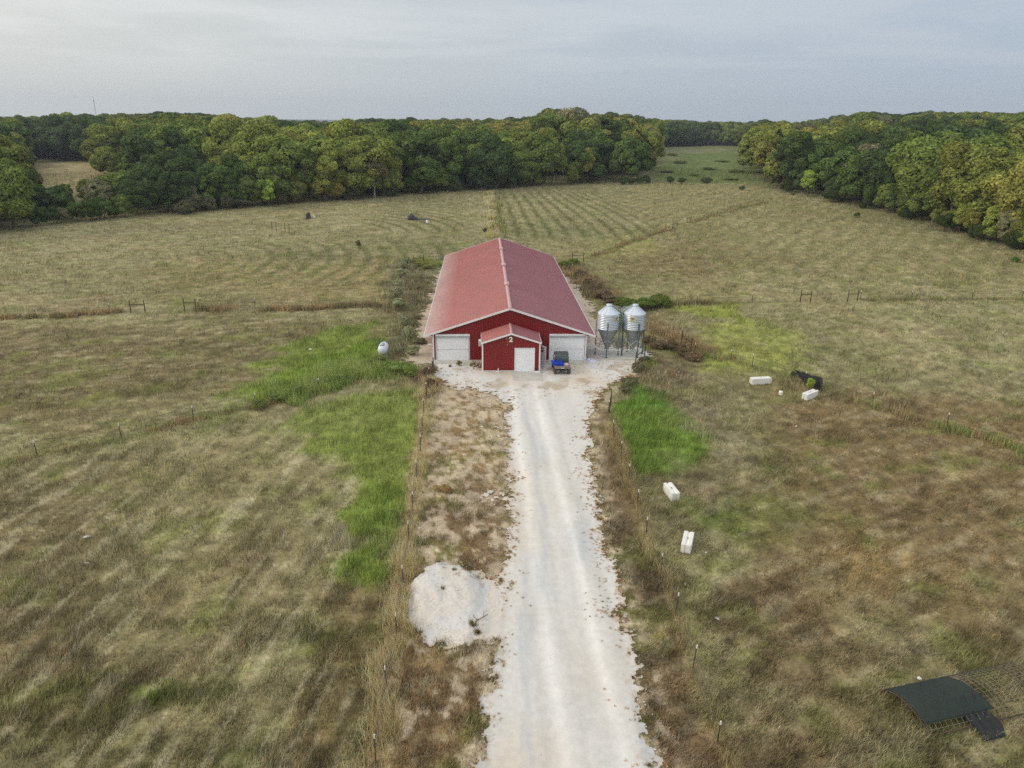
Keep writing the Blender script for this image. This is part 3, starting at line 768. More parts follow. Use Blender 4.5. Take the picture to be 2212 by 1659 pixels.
for s in (-1, 1): t.prism([(0, ERH + .03), (s * (EW + .12), EEH + .03), (s * (EW + .12), EEH - .11), (0, ERH - .12)], 'y', -ED - .225, -ED - .175)
t.box(-EW - .125, -EW - .095, -ED - .17, -.02, EEH - .09, EEH + .02); t.box(EW + .095, EW + .125, -ED - .17, -.02, EEH - .09, EEH + .02)
t.build('rake_trim', M['white'], room)
t = MB(); t.prism([(-.12, ERH - .02), (0, ERH + .05), (.12, ERH - .02)], 'y', -ED - .2, -.015); t.build('ridge_cap', M['ridge'], room)
for s in (-1, 1):
    c = MB(); a, b_ = sorted((s * (EW - .10), s * (EW + .03))); c.box(a, b_, -ED - .035, -ED + .12, .02, erz(EW) - .09); c.build('corner_trim', M['white'], room)
t = MB(); t.box(-EW - .02, -EW + .1, -.16, -.035, .02, 2.82); t.build('corner_trim', M['white'], room)
d = MB()
for k in range(4): d.box(.40, 2.17, -ED - .05, -ED - .008, .03 + k * .573, .03 + (k + 1) * .573 - .006)
do = d.build('overhead_door', M['door'], room, bevel=.006)
d = MB(); d.box(.32, .397, -ED - .075, -ED - .006, .01, 2.34); d.box(2.173, 2.25, -ED - .075, -ED - .006, .01, 2.34); d.box(.32, 2.25, -ED - .078, -ED - .006, 2.343, 2.41)
d.build('door_frame', M['white'], room)
d = MB(); d.box(-EW + .1, .31, -ED - .05, -ED - .005, .10, .15); d.build('base_trim', M['white'], room)
# number 2
fc = bpy.data.curves.new('number', 'FONT'); fc.body = '2'; fc.size = .66; fc.extrude = .015; fc.offset = .03
fo = bpy.data.objects.new('number', fc); COL.objects.link(fo)
dg = bpy.context.evaluated_depsgraph_get()
nm = bpy.data.meshes.new_from_object(fo.evaluated_get(dg)); nm.name = 'number'; nm.materials.clear(); nm.materials.append(M['cream'])
COL.objects.unlink(fo); bpy.data.objects.remove(fo)
no_ = link('number', nm, room, label='cream digit 2 under the gable'); no_.rotation_euler = (R(90), 0, 0); no_.location = (-.215, -ED - .03, 3.03); no_.scale = (1.05, 1, 1)
M['cream2'] = paint('cream_number', (.84, .80, .68), .5, var=.05); nm.materials[0] = M['cream2']
l = MB(); l.lathe([(.03, .16), (.05, .12), (.055, .0), (.10, -.03), (.11, -.06), (.0, -.06)], (-.42, -ED - .12, 3.36), 12); l.bar((-.42, -ED, 3.48), (-.42, -ED - .12, 3.50), .03)
lo_ = l.build('lamp', M['brass'], room)
l = MB(); l.tube([(-.42, -ED - .06, 3.22), (-.40, -ED - .05, 3.0), (-.37, -ED - .05, 2.8), (-.38, -ED - .05, 2.62)], [.012, .014, .016, .03], 6); l.build('cord', M['rope'], lo_)
a = MB(); a.box(-EW - .34, -EW - .02, -1.95, -1.35, 2.10, 2.66); ao = a.build('air_conditioner', M['white'], room, bevel=.02)
a = MB()
for k in range(6): a.box(-EW - .30, -EW - .08, -1.965, -1.953, 2.16 + k * .07, 2.20 + k * .07)
a.build('grille', M['greytrim'], ao)
# side door standing open towards the yard
hx, hy = EW + .03, -1.50
dd = Vector((math.sin(R(42)), -math.cos(R(42)), 0)); dn = Vector((-dd.y, dd.x, 0)) * -1
d = MB(); pth = [Vector((hx, hy, 0)), Vector((hx, hy, 0)) + dd * .95]
d.bar(pth[0] + Vector((0, 0, 1.12)), pth[1] + Vector((0, 0, 1.12)), .045, 2.02)
so = d.build('side_door', M['door'], room)
d = MB(); q0 = Vector((hx, hy, 0)) + dd * .22 + dn * .03 ; q1 = Vector((hx, hy, 0)) + dd * .66 + dn * .03
d.bar(q0 + Vector((0, 0, 1.73)), q1 + Vector((0, 0, 1.73)), .012, .46); sgo = d.build('sign', M['sign'], so)
d = MB(); d.bar(q0 + dn * .009 + dd * .05 + Vector((0, 0, 1.76)), q1 + dn * .009 - dd * .05 + Vector((0, 0, 1.72)), .008, .06)
d.bar(q0 + dn * .009 + dd * .1 + Vector((0, 0, 1.88)), q1 + dn * .009 - dd * .1 + Vector((0, 0, 1.88)), .008, .025); d.build('sign_stripe', M['white'], so)
d = MB(); k0 = Vector((hx, hy, 1.02)) + dd * .87 + dn * .02; d.tube([k0, k0 + dn * .07], .035, 8); d.build('knob', M['galv'], so)
d = MB(); d.box(EW - .005, EW + .012, -1.5, -.62, .12, 2.14); d.build('doorway', M['black'], room)
# slabs
sl = MB(); sl.box(2.85, 5.62, 62.35, BY - ED - .035, -.1, .065); sl.build('door_apron', M['concrete'], kind='structure')
sl = MB(); sl.box(-4.95, -1.0, 67.35, BY - .04, -.1, .10); sl.build('door_step', M['concrete'], kind='structure')
sl = MB(); sl.box(6.4, 10.6, 67.0, BY - .04, -.1, .07); sl.build('door_pad', M['concrete'], kind='structure')
sl = MB(); sl.box(10.75, 17.15, 68.3, 72.0, -.2, .09); sl.build('silo_pad', M['concrete'], kind='structure')

# ------------------------------------------------------------------ feed bins
def feed_bin(cx, cy, phase, decal_deg, ladder_deg, label):
    root = empty('feed_bin', (cx, cy, .09), label, 'feed bin', 'galvanised feed bins beside the barn')
    RC, z0, z1 = 1.09, 2.84, 4.40
    prof = []; n = 96
    for i in range(n + 1):
        z = z0 + (z1 - z0) * i / n; prof.append((RC + .013 * math.sin(2 * math.pi * (z - z0) / .173), z))
    MB().lathe(prof, n=56).build('bin_wall', M['galv'], root)
    rf = MB().lathe([(RC + .03, z1 - .03), (RC + .03, z1 + .02), (.62, z1 + .43), (.27, z1 + .74), (.0, z1 + .76)], n=24, smooth=False)
    for k in range(12):
        a = phase + k * math.pi / 6 + .13
        rf.bar((math.cos(a) * RC, math.sin(a) * RC, z1 + .045), (math.cos(a) * .29, math.sin(a) * .29, z1 + .75), .03, .03)
    rf.build('bin_roof', M['galv'], root)
    lid = MB().lathe([(.27, z1 + .70), (.30, z1 + .74), (.31, z1 + .86), (.24, z1 + .92), (.0, z1 + .93)], n=20)
    lid.bar((-.3, 0, z1 + .93), (.34, 0, z1 + .93), .04)
    lid.build('bin_lid', M['galv'], root)
    MB().lathe([(RC + .0, z0 + .01), (RC + .025, z0 - .0), (RC - .02, z0 - .06), (.24, .95), (.20, .78), (.2, .55), (0, .55)], n=28, smooth=False).build('hopper', M['galvdark'], root)
    legs = []
    for k in range(4):
        a = phase + k * math.pi / 2; x, y = math.cos(a) * (RC + .07), math.sin(a) * (RC + .07); legs.append((x, y))
        l = MB(); tx, ty = -math.sin(a), math.cos(a)
        l.bar((x, y, .0), (x, y, 3.62), .13, .05, (math.cos(a), math.sin(a), 0)); l.bar((x - tx * .06 + .03 * math.cos(a), y - ty * .06 + .03 * math.sin(a), 0), (x - tx * .06 + .03 * math.cos(a), y - ty * .06 + .03 * math.sin(a), 3.62), .02, .09, (math.cos(a), math.sin(a), 0))
        l.box(x - .13, x + .13, y - .13, y + .13, 0, .03); l.box(x - .07, x + .07, y - .07, y + .07, .03, .22)
        l.build('leg', M['post'], root)
    for k in range(4):
        (xa, ya), (xb, yb) = legs[k], legs[(k + 1) % 4]
        br = MB(); br.tube([(xa * .97, ya * .97, .55), (xb * .97, yb * .97, 1.9)], .022, 6); br.tube([(xa * .93, ya * .93, 1.9), (xb * .93, yb * .93, .55)], .022, 6)
        br.build('brace', M['galv'], root)
    # decal: cream plate with a dark oval emblem between two gold strokes, text bars below
    a0 = R(decal_deg); hw = .30
    def cyl(a, z, r=RC + .036): return (math.cos(a) * r, math.sin(a) * r, z)
    p = MB(); ks = [a0 + (i / 8 - .5) * 2 * hw / RC for i in range(9)]
    p.add([cyl(q, z) for z in (3.72, 4.27) for q in ks], [(i, i + 1, i + 10, i + 9) for i in range(8)]); po = p.build('decal', M['cream'], root)
    p = MB(); m_ = 20
    p.add([cyl(a0, 4.07, RC + .042)] + [cyl(a0 + .205 / RC * math.cos(2 * math.pi * i / m_), 4.07 + .115 * math.sin(2 * math.pi * i / m_), RC + .042) for i in range(m_)], [(0, i + 1, (i + 1) % m_ + 1) for i in range(m_)])
    for i in range(7):
        q = a0 + (i - 3) * .068 / RC; p.add([cyl(q - .024 / RC, 3.80, RC + .042), cyl(q + .024 / RC, 3.80, RC + .042), cyl(q + .024 / RC, 3.875, RC + .042), cyl(q - .024 / RC, 3.875, RC + .042)], [(0, 1, 2, 3)])
    p.build('decal_emblem', M['dkolive'], po)
    p = MB()
    for sgn in (-1, 1):
        w = [cyl(a0 + sgn * u_ / RC, 4.07 + v_, RC + .048) for u_, v_ in ((.03, .07), (.15, .05), (.15, .02), (.07, .0), (.15, -.03), (.13, -.06), (.03, -.07))]
        p.add(w, [tuple(range(len(w)))])
    p.build('decal_gold', M['gold'], po)
    # ladder with hoops over the roof
    a0 = R(ladder_deg); ca, sa = math.cos(a0), math.sin(a0)
    ld = MB()
    for s in (-1, 1):
        ox, oy = -sa * .2 * s, ca * .2 * s; rr = RC + .16
        ld.tube([(ca * rr + ox, sa * rr + oy, .55), (ca * rr + ox, sa * rr + oy, z1 + .1), (ca * (rr - .1) + ox, sa * (rr - .1) + oy, z1 + .3), (ca * .5 + ox, sa * .5 + oy, z1 + .68), (ca * .33 + ox, sa * .33 + oy, z1 + .8)], .022, 6)
        ld.tube([(ca * (rr) + ox, sa * (rr) + oy, z1 - .1), (ca * (rr + .12) + ox, sa * (rr + .12) + oy, z1 + .35), (ca * (rr - .15) + ox, sa * (rr - .15) + oy, z1 + .62), (ca * .7 + ox, sa * .7 + oy, z1 + .6)], .014, 6)
    z = .7
    while z < z1: ld.tube([(ca * (RC + .16) + sa * .2, sa * (RC + .16) - ca * .2, z), (ca * (RC + .16) - sa * .2, sa * (RC + .16) + ca * .2, z)], .015, 6); z += .3
    ld.build('ladder', M['galv'], root)
    return root
feed_bin(12.79, 69.98, R(-100.5), -52, 12, 'galvanised feed bin nearer the barn, the left one of the pair')
feed_bin(15.44, 69.95, R(-75), -112, 172, 'galvanised feed bin farther from the barn, the right one of the pair')
pp = [(10.75, 69.05, 2.2)]
for i in range(1, 13):
    t = i / 12; pp.append((10.75 + 1.75 * t, 69.05 + .65 * t, .66 + 1.54 * (1 - t) ** 2.1))
pp += [(14.2, 69.75, .62), (16.0, 69.8, .60)]
pipe = empty('feed_pipe', (10.75, 69.05, 0), 'white plastic auger pipe sagging from the barn eave to the feed bins', 'pipe')
q = MB(); q.tube([Vector(p_) - Vector((10.75, 69.05, 0)) for p_ in pp], .065, 10); q.build('tube', M['pvc'], pipe)
for xx in (12.79, 15.44):
    q = MB(); q.box(xx - .2 - 10.75, xx + .2 - 10.75, .72, 1.1, .50, .80); q.build('feed_boot', M['galvdark'], pipe)

# ------------------------------------------------------------------ utility vehicle, seen from behind
ux, uy = 7.58, 65.1
utv = empty('utility_vehicle', (ux, uy, .05), 'dusty two-seat utility vehicle parked tail out before the right barn door', 'utility vehicle')
def wheel(x, y):
    s = 1 if x > 0 else -1
    tp = MB(); prof = [(.20, -.12), (.28, -.13), (.315, -.10), (.325, -.04), (.325, .04), (.315, .10), (.28, .13), (.20, .12)]
    n = 22
    vs = [(px_, r_ * math.cos(2 * math.pi * k / n), r_ * math.sin(2 * math.pi * k / n)) for r_, px_ in prof for k in range(n)]
    tp.add(vs, [(i * n + k, i * n + (k + 1) % n, (i + 1) * n + (k + 1) % n, (i + 1) * n + k) for i in range(len(prof) - 1) for k in range(n)], True)
    for k in range(n):
        a = 2 * math.pi * k / n; w = .11 if k % 2 else .07
        tp.bar((-w, math.cos(a) * .32, math.sin(a) * .32), (w, math.cos(a + .1) * .32, math.sin(a + .1) * .32), .045, .04, (0, math.cos(a), math.sin(a)))
    to = tp.build('tyre', M['tyre'], wh := MB().lathe([(.0, -.08), (.12, -.09), (.20, -.11), (.21, .11), (.12, .06), (0, .05)], n=16).build('wheel', M['rim'], utv))
    wh.location = (x, y, .325); to.parent = wh
    # rim lathe is built round z: turn its data round x
    wh.data.transform(Matrix.Rotation(R(90), 4, 'Y'))
for x, y in ((-.66, -.85), (.66, -.85), (-.66, 1.0), (.66, 1.0)): wheel(x, y)
c = MB(); c.box(-.32, .32, -1.2, 1.35, .36, .46); c.tube([(-.6, -.85, .34), (.6, -.85, .34)], .04, 8); c.tube([(-.6, 1.0, .34), (.6, 1.0, .34)], .04, 8)
for s in (-1, 1):
    c.tube([(s * .3, -1.15, .42), (s * .55, -.9, .36)], .025, 6); c.tube([(s * .3, -.6, .42), (s * .55, -.8, .36)], .025, 6)
    c.tube([(s * .38, -1.1, .62), (s * .48, -.98, .36)], .045, 8); c.tube([(s * .18, -1.22, .60), (s * .22, -1.18, .34)], .03, 6)
c.box(-.2, .2, -1.12, -.7, .26, .40); c.tube([(-.12, -1.3, .32), (-.12, -1.0, .32)], .05, 8)
c.build('chassis', M['dkmetal'], utv)
c = MB(); c.box(-.70, .70, -1.22, -.16, .56, .62); c.box(-.74, -.68, -1.22, -.16, .60, .90); c.box(.68, .74, -1.22, -.16, .60, .90); c.box(-.70, .70, -.20, -.14, .60, .92)
c.build('cargo_bed', M['bed'], utv, bevel=.012)
c = MB(); c.box(-.72, .72, -1.275, -1.225, .60, .88); c.prism([(-.35, .63), (-.25, .82), (.25, .82), (.35, .63)], 'y', -1.30, -1.27)
tg = c.build('tailgate', M['bed'], utv, bevel=.01)
c = MB(); c.box(-.16, .16, -1.312, -1.302, .64, .71); c.build('badge', M['cream'], tg)
for s in (-1, 1):
    c = MB(); c.box(s * .66 - .06, s * .66 + .06, -1.30, -1.278, .74, .86) ; c.build('tail_light', M['orange'], utv)
    c = MB(); c.box(s * .74 - .03, s * .74 + .03, -1.18, -.5, .48, .60); c.build('fender', M['black'], utv, bevel=.01)
c = MB(); c.prism([(.62, .40), (1.42, .46), (1.46, .70), (1.20, .86), (.55, .94), (.5, .40)], 'x', -.62, .62); c.prism([(-.10, .40), (.6, .40), (.6, .50), (-.10, .50)], 'x', -.66, .66)
c.build('body', M['maroon'], utv, bevel=.04)
c = MB(); c.box(-.60, -.04, -.05, .42, .50, .72); c.box(.04, .60, -.05, .42, .50, .72); c.box(-.60, -.04, -.1, .02, .70, 1.15); c.box(.04, .60, -.1, .02, .70, 1.15)
c.build('seat', M['black'], utv, bevel=.03)
c = MB()
for s in (-1, 1):
    c.tube([(s * .66, -.13, .55), (s * .66, -.13, 1.30), (s * .60, -.02, 1.66), (s * .60, .75, 1.68), (s * .66, 1.0, 1.15), (s * .64, 1.2, .80)], .032, 8)
    c.tube([(s * .66, -.13, 1.02), (s * .66, .5, .80)], .025, 6)
c.tube([(-.66, -.13, 1.26), (.66, -.13, 1.26)], .028, 8); c.tube([(-.64, -.13, .98), (.64, -.13, .98)], .028, 8); c.tube([(-.60, .75, 1.66), (.60, .75, 1.66)], .03, 8)
c.build('roll_cage', M['black'], utv)
c = MB(); c.prism([(-.16, 1.64), (-.12, 1.70), (.25, 1.745), (.75, 1.72), (.82, 1.66), (.80, 1.63), (-.14, 1.61)], 'x', -.67, .67)
for xx in (-.45, -.15, .15, .45): c.bar((xx, -.08, 1.72), (xx, .72, 1.745), .07, .02)
c.build('cab_roof', M['roofplastic'], utv, bevel=.02)
c = MB(); c.box(-.62, .62, -.16, -.145, 1.0, 1.60); c.build('rear_window', M['glass'], utv)
c = MB(); c.tube([(-.35, .52, 1.0), (-.35, .62, .82)], .02, 6); c.lathe([(.15, 0), (.17, .01), (.15, .03)], (-.35, .5, .99), 14); c.build('steering_wheel', M['black'], utv)
c = MB()
c.prism([(-1.0, 1.12), (.10, 1.0), (.16, .74), (-.86, .74)], 'y', -1.08, -.22)
c.prism([(-1.04, 1.14), (.14, 1.015), (.14, .99), (-1.04, 1.105)], 'y', -1.12, -.18)
bt = c.build('plastic_tub', M['blue'], bevel=.03, label='bright blue plastic tub lying in the cargo bed of the utility vehicle', cat='tub'); bt.location = (ux, uy, .05)
sk = MB().lathe([(0, 0), (.20, .03), (.25, .14), (.21, .26), (.10, .32), (.04, .36), (0, .36)], n=14)
for i, v in enumerate(sk.v):
    k = 1 + .22 * math.sin(i * 2.3) * (v[2] > .03); sk.v[i] = (v[0] * k * 1.15, v[1] * k * .9, v[2])
so_ = sk.build('sack', M['pink'], label='crumpled pale pink sack beside the blue tub in the vehicle bed', cat='sack'); so_.location = (ux + .42, uy - .72, .68)
def sheet(name, x, y, w, h, mat, label, cat, z=None, seed=0, group=None, lift=.12):
    rg = np.random.default_rng(seed); n = 10
    a = np.linspace(0, 2 * math.pi, 17)[:-1]; vs = []; fs = []
    for j, rr in enumerate((.0, .33, .66, 1.0)):
        for q in a:
            k = 1 if j < 3 else rg.uniform(.65, 1.15)
            vs.append((math.cos(q) * w / 2 * rr * k, math.sin(q) * h / 2 * rr * k, lift * (rg.uniform(.2, 1) if j < 3 else .08)))
    m_ = len(a)
    for j in range(3):
        for i in range(m_): fs.append((j * m_ + i, j * m_ + (i + 1) % m_, (j + 1) * m_ + (i + 1) % m_, (j + 1) * m_ + i))
    s = MB(); s.add(vs, fs, False); b0 = len(s.v); s.add([(v[0], v[1], v[2] * .6 - .01) for v in vs], fs)
    o = s.build(name, mat, label=label, cat=cat, group=group)
    o.location = (x, y, (surf(x, y) if z is None else z) + .03); o.rotation_euler.z = rg.uniform(0, 6)
    return o
p = G(1277, 780); sheet('plastic_sheet', p[0], p[1], 1.25, .9, M['lav'], 'crumpled lavender plastic sheet on the gravel before the feed bins', 'plastic sheet', seed=3, lift=.22)

# scrap and pipe stub by the entry room
p0 = G(1030, 792); sw = empty('scrap_wood', (p0[0], p0[1], .03), 'small heap of broken boards and rubble at the left corner of the entry room', 'scrap wood')
for i in range(9):
    a = random.uniform(-.4, 2.2); L = random.uniform(.35, 1.0); x, y = random.uniform(-.45, .25), random.uniform(-.5, .5)
    b_ = MB(); b_.bar((x, y, .05 + .05 * i), (x + math.cos(a) * L, y + math.sin(a) * L, .03 + .04 * i + random.uniform(-.02, .15)), random.uniform(.1, .2), .04); b_.build('board', M['wood'], sw)
ps = MB(); ps.tube([(1.52, 64.72, 0), (1.52, 64.72, .42)], .04, 8); ps.tube([(1.3, 64.70, .07), (1.74, 64.70, .07)], .045, 8)
ps.build('pipe_stub', M['pvc'], label='white plastic pipe tee standing at the foot of the entry room wall', cat='pipe')
cb = MB(); cb.box(-.42, .1, -.16, .16, 0, .09); cb.box(-.28, .22, -.3, -.12, 0, .16); cb.box(-.50, -.36, -.1, .1, .0, .5)
co = cb.build('stone_block', M['block'], bevel=.02, label='pale broken concrete lumps by the right foot of the entry room door', cat='concrete rubble'); co.location = (5.25, 64.55, .07)
wb = MB(); wb.box(-.2, .2, -.14, .14, 0, .22); wb.box(-.22, .22, -.16, .16, .22, .26)
wo = wb.build('plastic_box', M['jug'], bevel=.02, label='small white plastic box on the gravel strip left of the barn', cat='box'); p = G(929, 749); wo.location = (p[0], p[1], surf(p[0], p[1]) + .03)

# ------------------------------------------------------------------ grass blades
BARN_BOX = (BX - 8.6, BX + 8.6, BY - .1, BY + BL + .2)
def free_of_built(x, y):
    b_ = (x > BARN_BOX[0]) & (x < BARN_BOX[1]) & (y > BARN_BOX[2]) & (y < BARN_BOX[3])
    b_ |= (x > -.2) & (x < 5.7) & (y > 62.2) & (y < 69)
    b_ |= (x > 10.7) & (x < 17.2) & (y > 68.2) & (y < 72.1)
    b_ |= (x > -5.1) & (x < -.9) & (y > 67.2) & (y < 69)
    b_ |= (pile_h(x, y) > 0)
    return ~b_
def blades(name, x, y, L, W, col, lean_dir, lean, label, cat='grass', z=None, jit=.55, mat='grass'):
    n = len(x); z = hgt(x, y) if z is None else z
    yaw = RNG.uniform(0, 2 * np.pi, n); ld = lean_dir + RNG.normal(0, .9, n); ln = np.clip(lean + RNG.normal(0, .22, n), .05, .97)
    hx_, hy_ = np.cos(yaw) * W / 2, np.sin(yaw) * W / 2
    tx, ty = np.cos(ld) * L * ln, np.sin(ld) * L * ln; tz = L * np.sqrt(1 - ln ** 2)
    v = np.empty((n, 3, 3), np.float32)
    v[:, 0] = np.stack([x - hx_, y - hy_, z - .03], -1); v[:, 1] = np.stack([x + hx_, y + hy_, z - .03], -1); v[:, 2] = np.stack([x + tx, y + ty, z + tz], -1)
    c = col * np.clip(1 + RNG.normal(0, jit, n), .45, 1.9)[:, None]
    c = c * (1 + RNG.normal(0, .06, (n, 3)))
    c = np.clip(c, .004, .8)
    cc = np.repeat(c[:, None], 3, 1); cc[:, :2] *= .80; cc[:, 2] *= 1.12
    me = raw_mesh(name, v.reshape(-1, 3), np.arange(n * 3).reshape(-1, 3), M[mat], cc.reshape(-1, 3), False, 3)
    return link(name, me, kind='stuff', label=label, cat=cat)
NB = 1750000
u_ = RNG.random(NB); ra, rb = 14.5 ** -.55, 330.0 ** -.55
r_ = (ra + u_ * (rb - ra)) ** (-1 / .55); th = RNG.uniform(R(-49), R(53), NB)
x = r_ * np.sin(th); y = r_ * np.cos(th)
px_, py_, _ = proj(np.stack([x, y, np.zeros(NB)], -1))
k = (px_ > -240) & (px_ < 2450) & (py_ < 2000); x, y, r_ = x[k], y[k], r_[k]
k = (gravel_in(x, y) < .05) & free_of_built(x, y); x, y, r_ = x[k], y[k], r_[k]
# clumping
cl_ = fbm(x / .8, y / .8, 3, 111); k = RNG.random(len(x)) < (SS(.22, .58, cl_) * .8 + .2) * (1 - .75 * bare(x, y)); x, y, r_ = x[k], y[k], r_[k]
cg = field_color(x, y); cg = cg + (cg.mean(1, keepdims=True) - cg) * .10
greenness = SS(.0, .08, cg[:, 1] - cg[:, 0])
tall = .16 + .20 * greenness + .16 * SS(.45, .7, fbm(x / 4, y / 4, 3, 112))
L = tall * (1 + r_ / 130) * RNG.uniform(.6, 1.4, len(x)); W = np.maximum(.026, r_ * .00055)
field_dir = np.where((x < 0) & (y < 60), R(84), R(30)) + 1.6 * (fbm(x / 22, y / 22, 2, 113) - .5) * 2
blades('grass', x, y, L, W, cg * 1.30, field_dir, .62 - .25 * greenness, 'short dry pasture grass covering the fields round the barn')
print('blades', len(x))

# rank grass standing along the fences and weeds on the verges
gx_l, gy_l, gl_l, gc_l = [], [], [], []
def strip(pl, n, w, lo, hi_, cols, seed, wander=.5):
    pl = np.asarray(pl); seg = np.hypot(*(np.diff(pl, axis=0).T)); cum = np.concatenate([[0], np.cumsum(seg)])
    t = RNG.random(n) * cum[-1]; i = np.clip(np.searchsorted(cum, t) - 1, 0, len(seg) - 1); f = (t - cum[i]) / seg[i]
    p = pl[i] * (1 - f)[:, None] + pl[i + 1] * f[:, None]
    nrm = np.stack([-(pl[i + 1] - pl[i])[:, 1], (pl[i + 1] - pl[i])[:, 0]], -1) / seg[i][:, None]
    off = RNG.normal(0, w, n) + wander * (vnoise(t / 2.5, t * 0, seed) - .5) * 2
    p = p + nrm * off[:, None]
    dens = fbm(p[:, 0] / 1.3, p[:, 1] / 1.3, 3, seed + 3); gate = fbm(p[:, 0] / 6, p[:, 1] / 6, 2, seed + 5); k = (RNG.random(n) < SS(.25, .6, dens) * SS(.30, .58, gate)) & (gravel_in(p[:, 0], p[:, 1]) < .3) & free_of_built(p[:, 0], p[:, 1])
    p = p[k]; m_ = fbm(p[:, 0] / 1.8, p[:, 1] / 1.8, 3, seed + 7)
    c0, c1 = cols; c = c0 + (c1 - c0) * SS(.38, .62, m_)[:, None]
    gx_l.append(p[:, 0]); gy_l.append(p[:, 1]); gl_l.append(RNG.uniform(lo, hi_, len(p))); gc_l.append(c)
straw, ochre, wgreen, wbrown, wdark = S(230, 206, 158), S(196, 180, 136), S(134, 140, 86), S(158, 136, 104), S(124, 116, 86)
strip(FW['drive_left'], 42000, .36, .4, .95, (straw, S(206, 184, 138)), 1)
strip(FW['drive_right'], 15000, .20, .35, .75, (ochre, S(176, 160, 118)), 2, .3)
strip(FW['drive_right'] + np.array([.6, 0]), 4000, .35, .3, .6, (wgreen, wdark), 3)
strip(FW['left_low'], 8000, .4, .25, .55, (wgreen, wbrown), 4)
strip(FW['left_up'], 6000, .4, .4, .8, (wdark, wbrown), 5); strip(FW['left_up2'], 10000, .5, .4, .9, (wdark, wbrown), 6)
strip(FW['right_up'], 8000, .5, .4, .9, (wdark, wgreen), 7); strip(FW['right_up2'], 7000, .4, .4, .8, (wdark, wgreen), 8)
strip(FW['diag'], 5000, .5, .3, .6, (wgreen, wbrown), 9, .8); strip(FW['diag2'], 5000, .5, .3, .6, (wgreen, wbrown), 10, .8)
strip(FW['behind'], 9000, .7, .6, 1.3, (straw, S(160, 150, 100)), 11, .8)
strip(FW['behind'] + np.array([1.8, 0]), 3500, .5, .5, 1.0, (wgreen, wdark), 12, .8)
strip(FW['right_low'], 9000, .5, .4, .9, (wgreen, wbrown), 13, .8)
# rank weeds round the barn and on the bank to its left
strip(Gxy([(868, 575), (862, 640), (872, 700), (885, 760)]), 26000, 1.9, .35, .9, (wdark, S(150, 144, 120)), 14, 1.0)
strip(Gxy([(905, 600), (893, 680), (888, 760), (905, 810)]), 12000, .9, .25, .6, (wdark, S(140, 142, 108)), 15, .8)
strip(Gxy([(1225, 575), (1262, 610), (1300, 645)]), 14000, 1.4, .4, 1.0, (wbrown, wdark), 16)
strip(Gxy([(1395, 700), (1440, 735), (1510, 770)]), 14000, 1.2, .4, .9, (S(132, 114, 86), wbrown), 17)
strip(Gxy([(1392, 775), (1375, 800), (1352, 835)]), 9000, .8, .3, .8, (wdark, wgreen), 18)
strip(Gxy([(1400, 790), (1440, 830), (1500, 880), (1560, 960)]), 9000, 1.6, .25, .6, (wbrown, S(160, 150, 122)), 19)
strip(Gxy([(600, 868), (700, 830), (815, 795)]), 60000, 1.5, .35, 1.1, (S(124, 140, 80), S(142, 152, 92)), 20, 1.6)
strip(Gxy([(925, 800), (930, 835)]), 4000, .5, .4, .9, (S(130, 110, 92), wbrown), 21)
strip(Gxy([(893, 562), (950, 575)]), 4000, .9, .4, .8, (wgreen, S(132, 130, 80)), 22); strip(Gxy([(1205, 568), (1265, 580)]), 4500, .9, .4, .9, (wgreen, wdark), 23)
gc_l = [c_ * (1.0 if i < 2 else 1.4) for i, c_ in enumerate(gc_l)]
x = np.concatenate(gx_l); y = np.concatenate(gy_l); r_ = np.hypot(x, y)
blades('tall_grass', x, y, np.concatenate(gl_l), np.maximum(.022, r_ * .0006), np.concatenate(gc_l), RNG.uniform(0, 6.28, len(x)), .32, 'rank straw and weeds standing along fences and round the barn')
# small rosettes creeping into the gravel
cand = RNG.uniform((-4.6, 14), (18.5, 76), (130000, 2)); g = gravel_in(cand[:, 0], cand[:, 1])
edge_p = np.exp(-np.abs(g) / .34) * .42 + np.where((cand[:, 0] < 1.6) & (cand[:, 1] > 45), .05, 0) + np.where((cand[:, 1] > 58), .012, 0)
k = (g > -.05) & (RNG.random(len(g)) < edge_p * SS(.35, .6, fbm(cand[:, 0] / 1.5, cand[:, 1] / 1.5, 3, 131)) * (1 + 1.2 * (cand[:, 0] > 5))) & free_of_built(cand[:, 0], cand[:, 1])
c_ = cand[k]; m_ = 16; print('rosettes', len(c_))
x = np.repeat(c_[:, 0], m_) + RNG.normal(0, .032, len(c_) * m_); y = np.repeat(c_[:, 1], m_) + RNG.normal(0, .032, len(c_) * m_)
tone = np.where(RNG.random(len(c_))[:, None] < .7, S(190, 150, 108), S(130, 124, 84)); sz = np.repeat(RNG.uniform(.035, .09, len(c_)), m_)
blades('gravel_weeds', x, y, sz, np.full(len(x), .022) * (1 + np.hypot(x, y) / 90), np.repeat(tone, m_, 0), RNG.uniform(0, 6.28, len(x)), .75, 'small rust brown weeds scattered over the edges of the gravel', 'weeds', z=hgt(x, y) + .04, jit=.25)
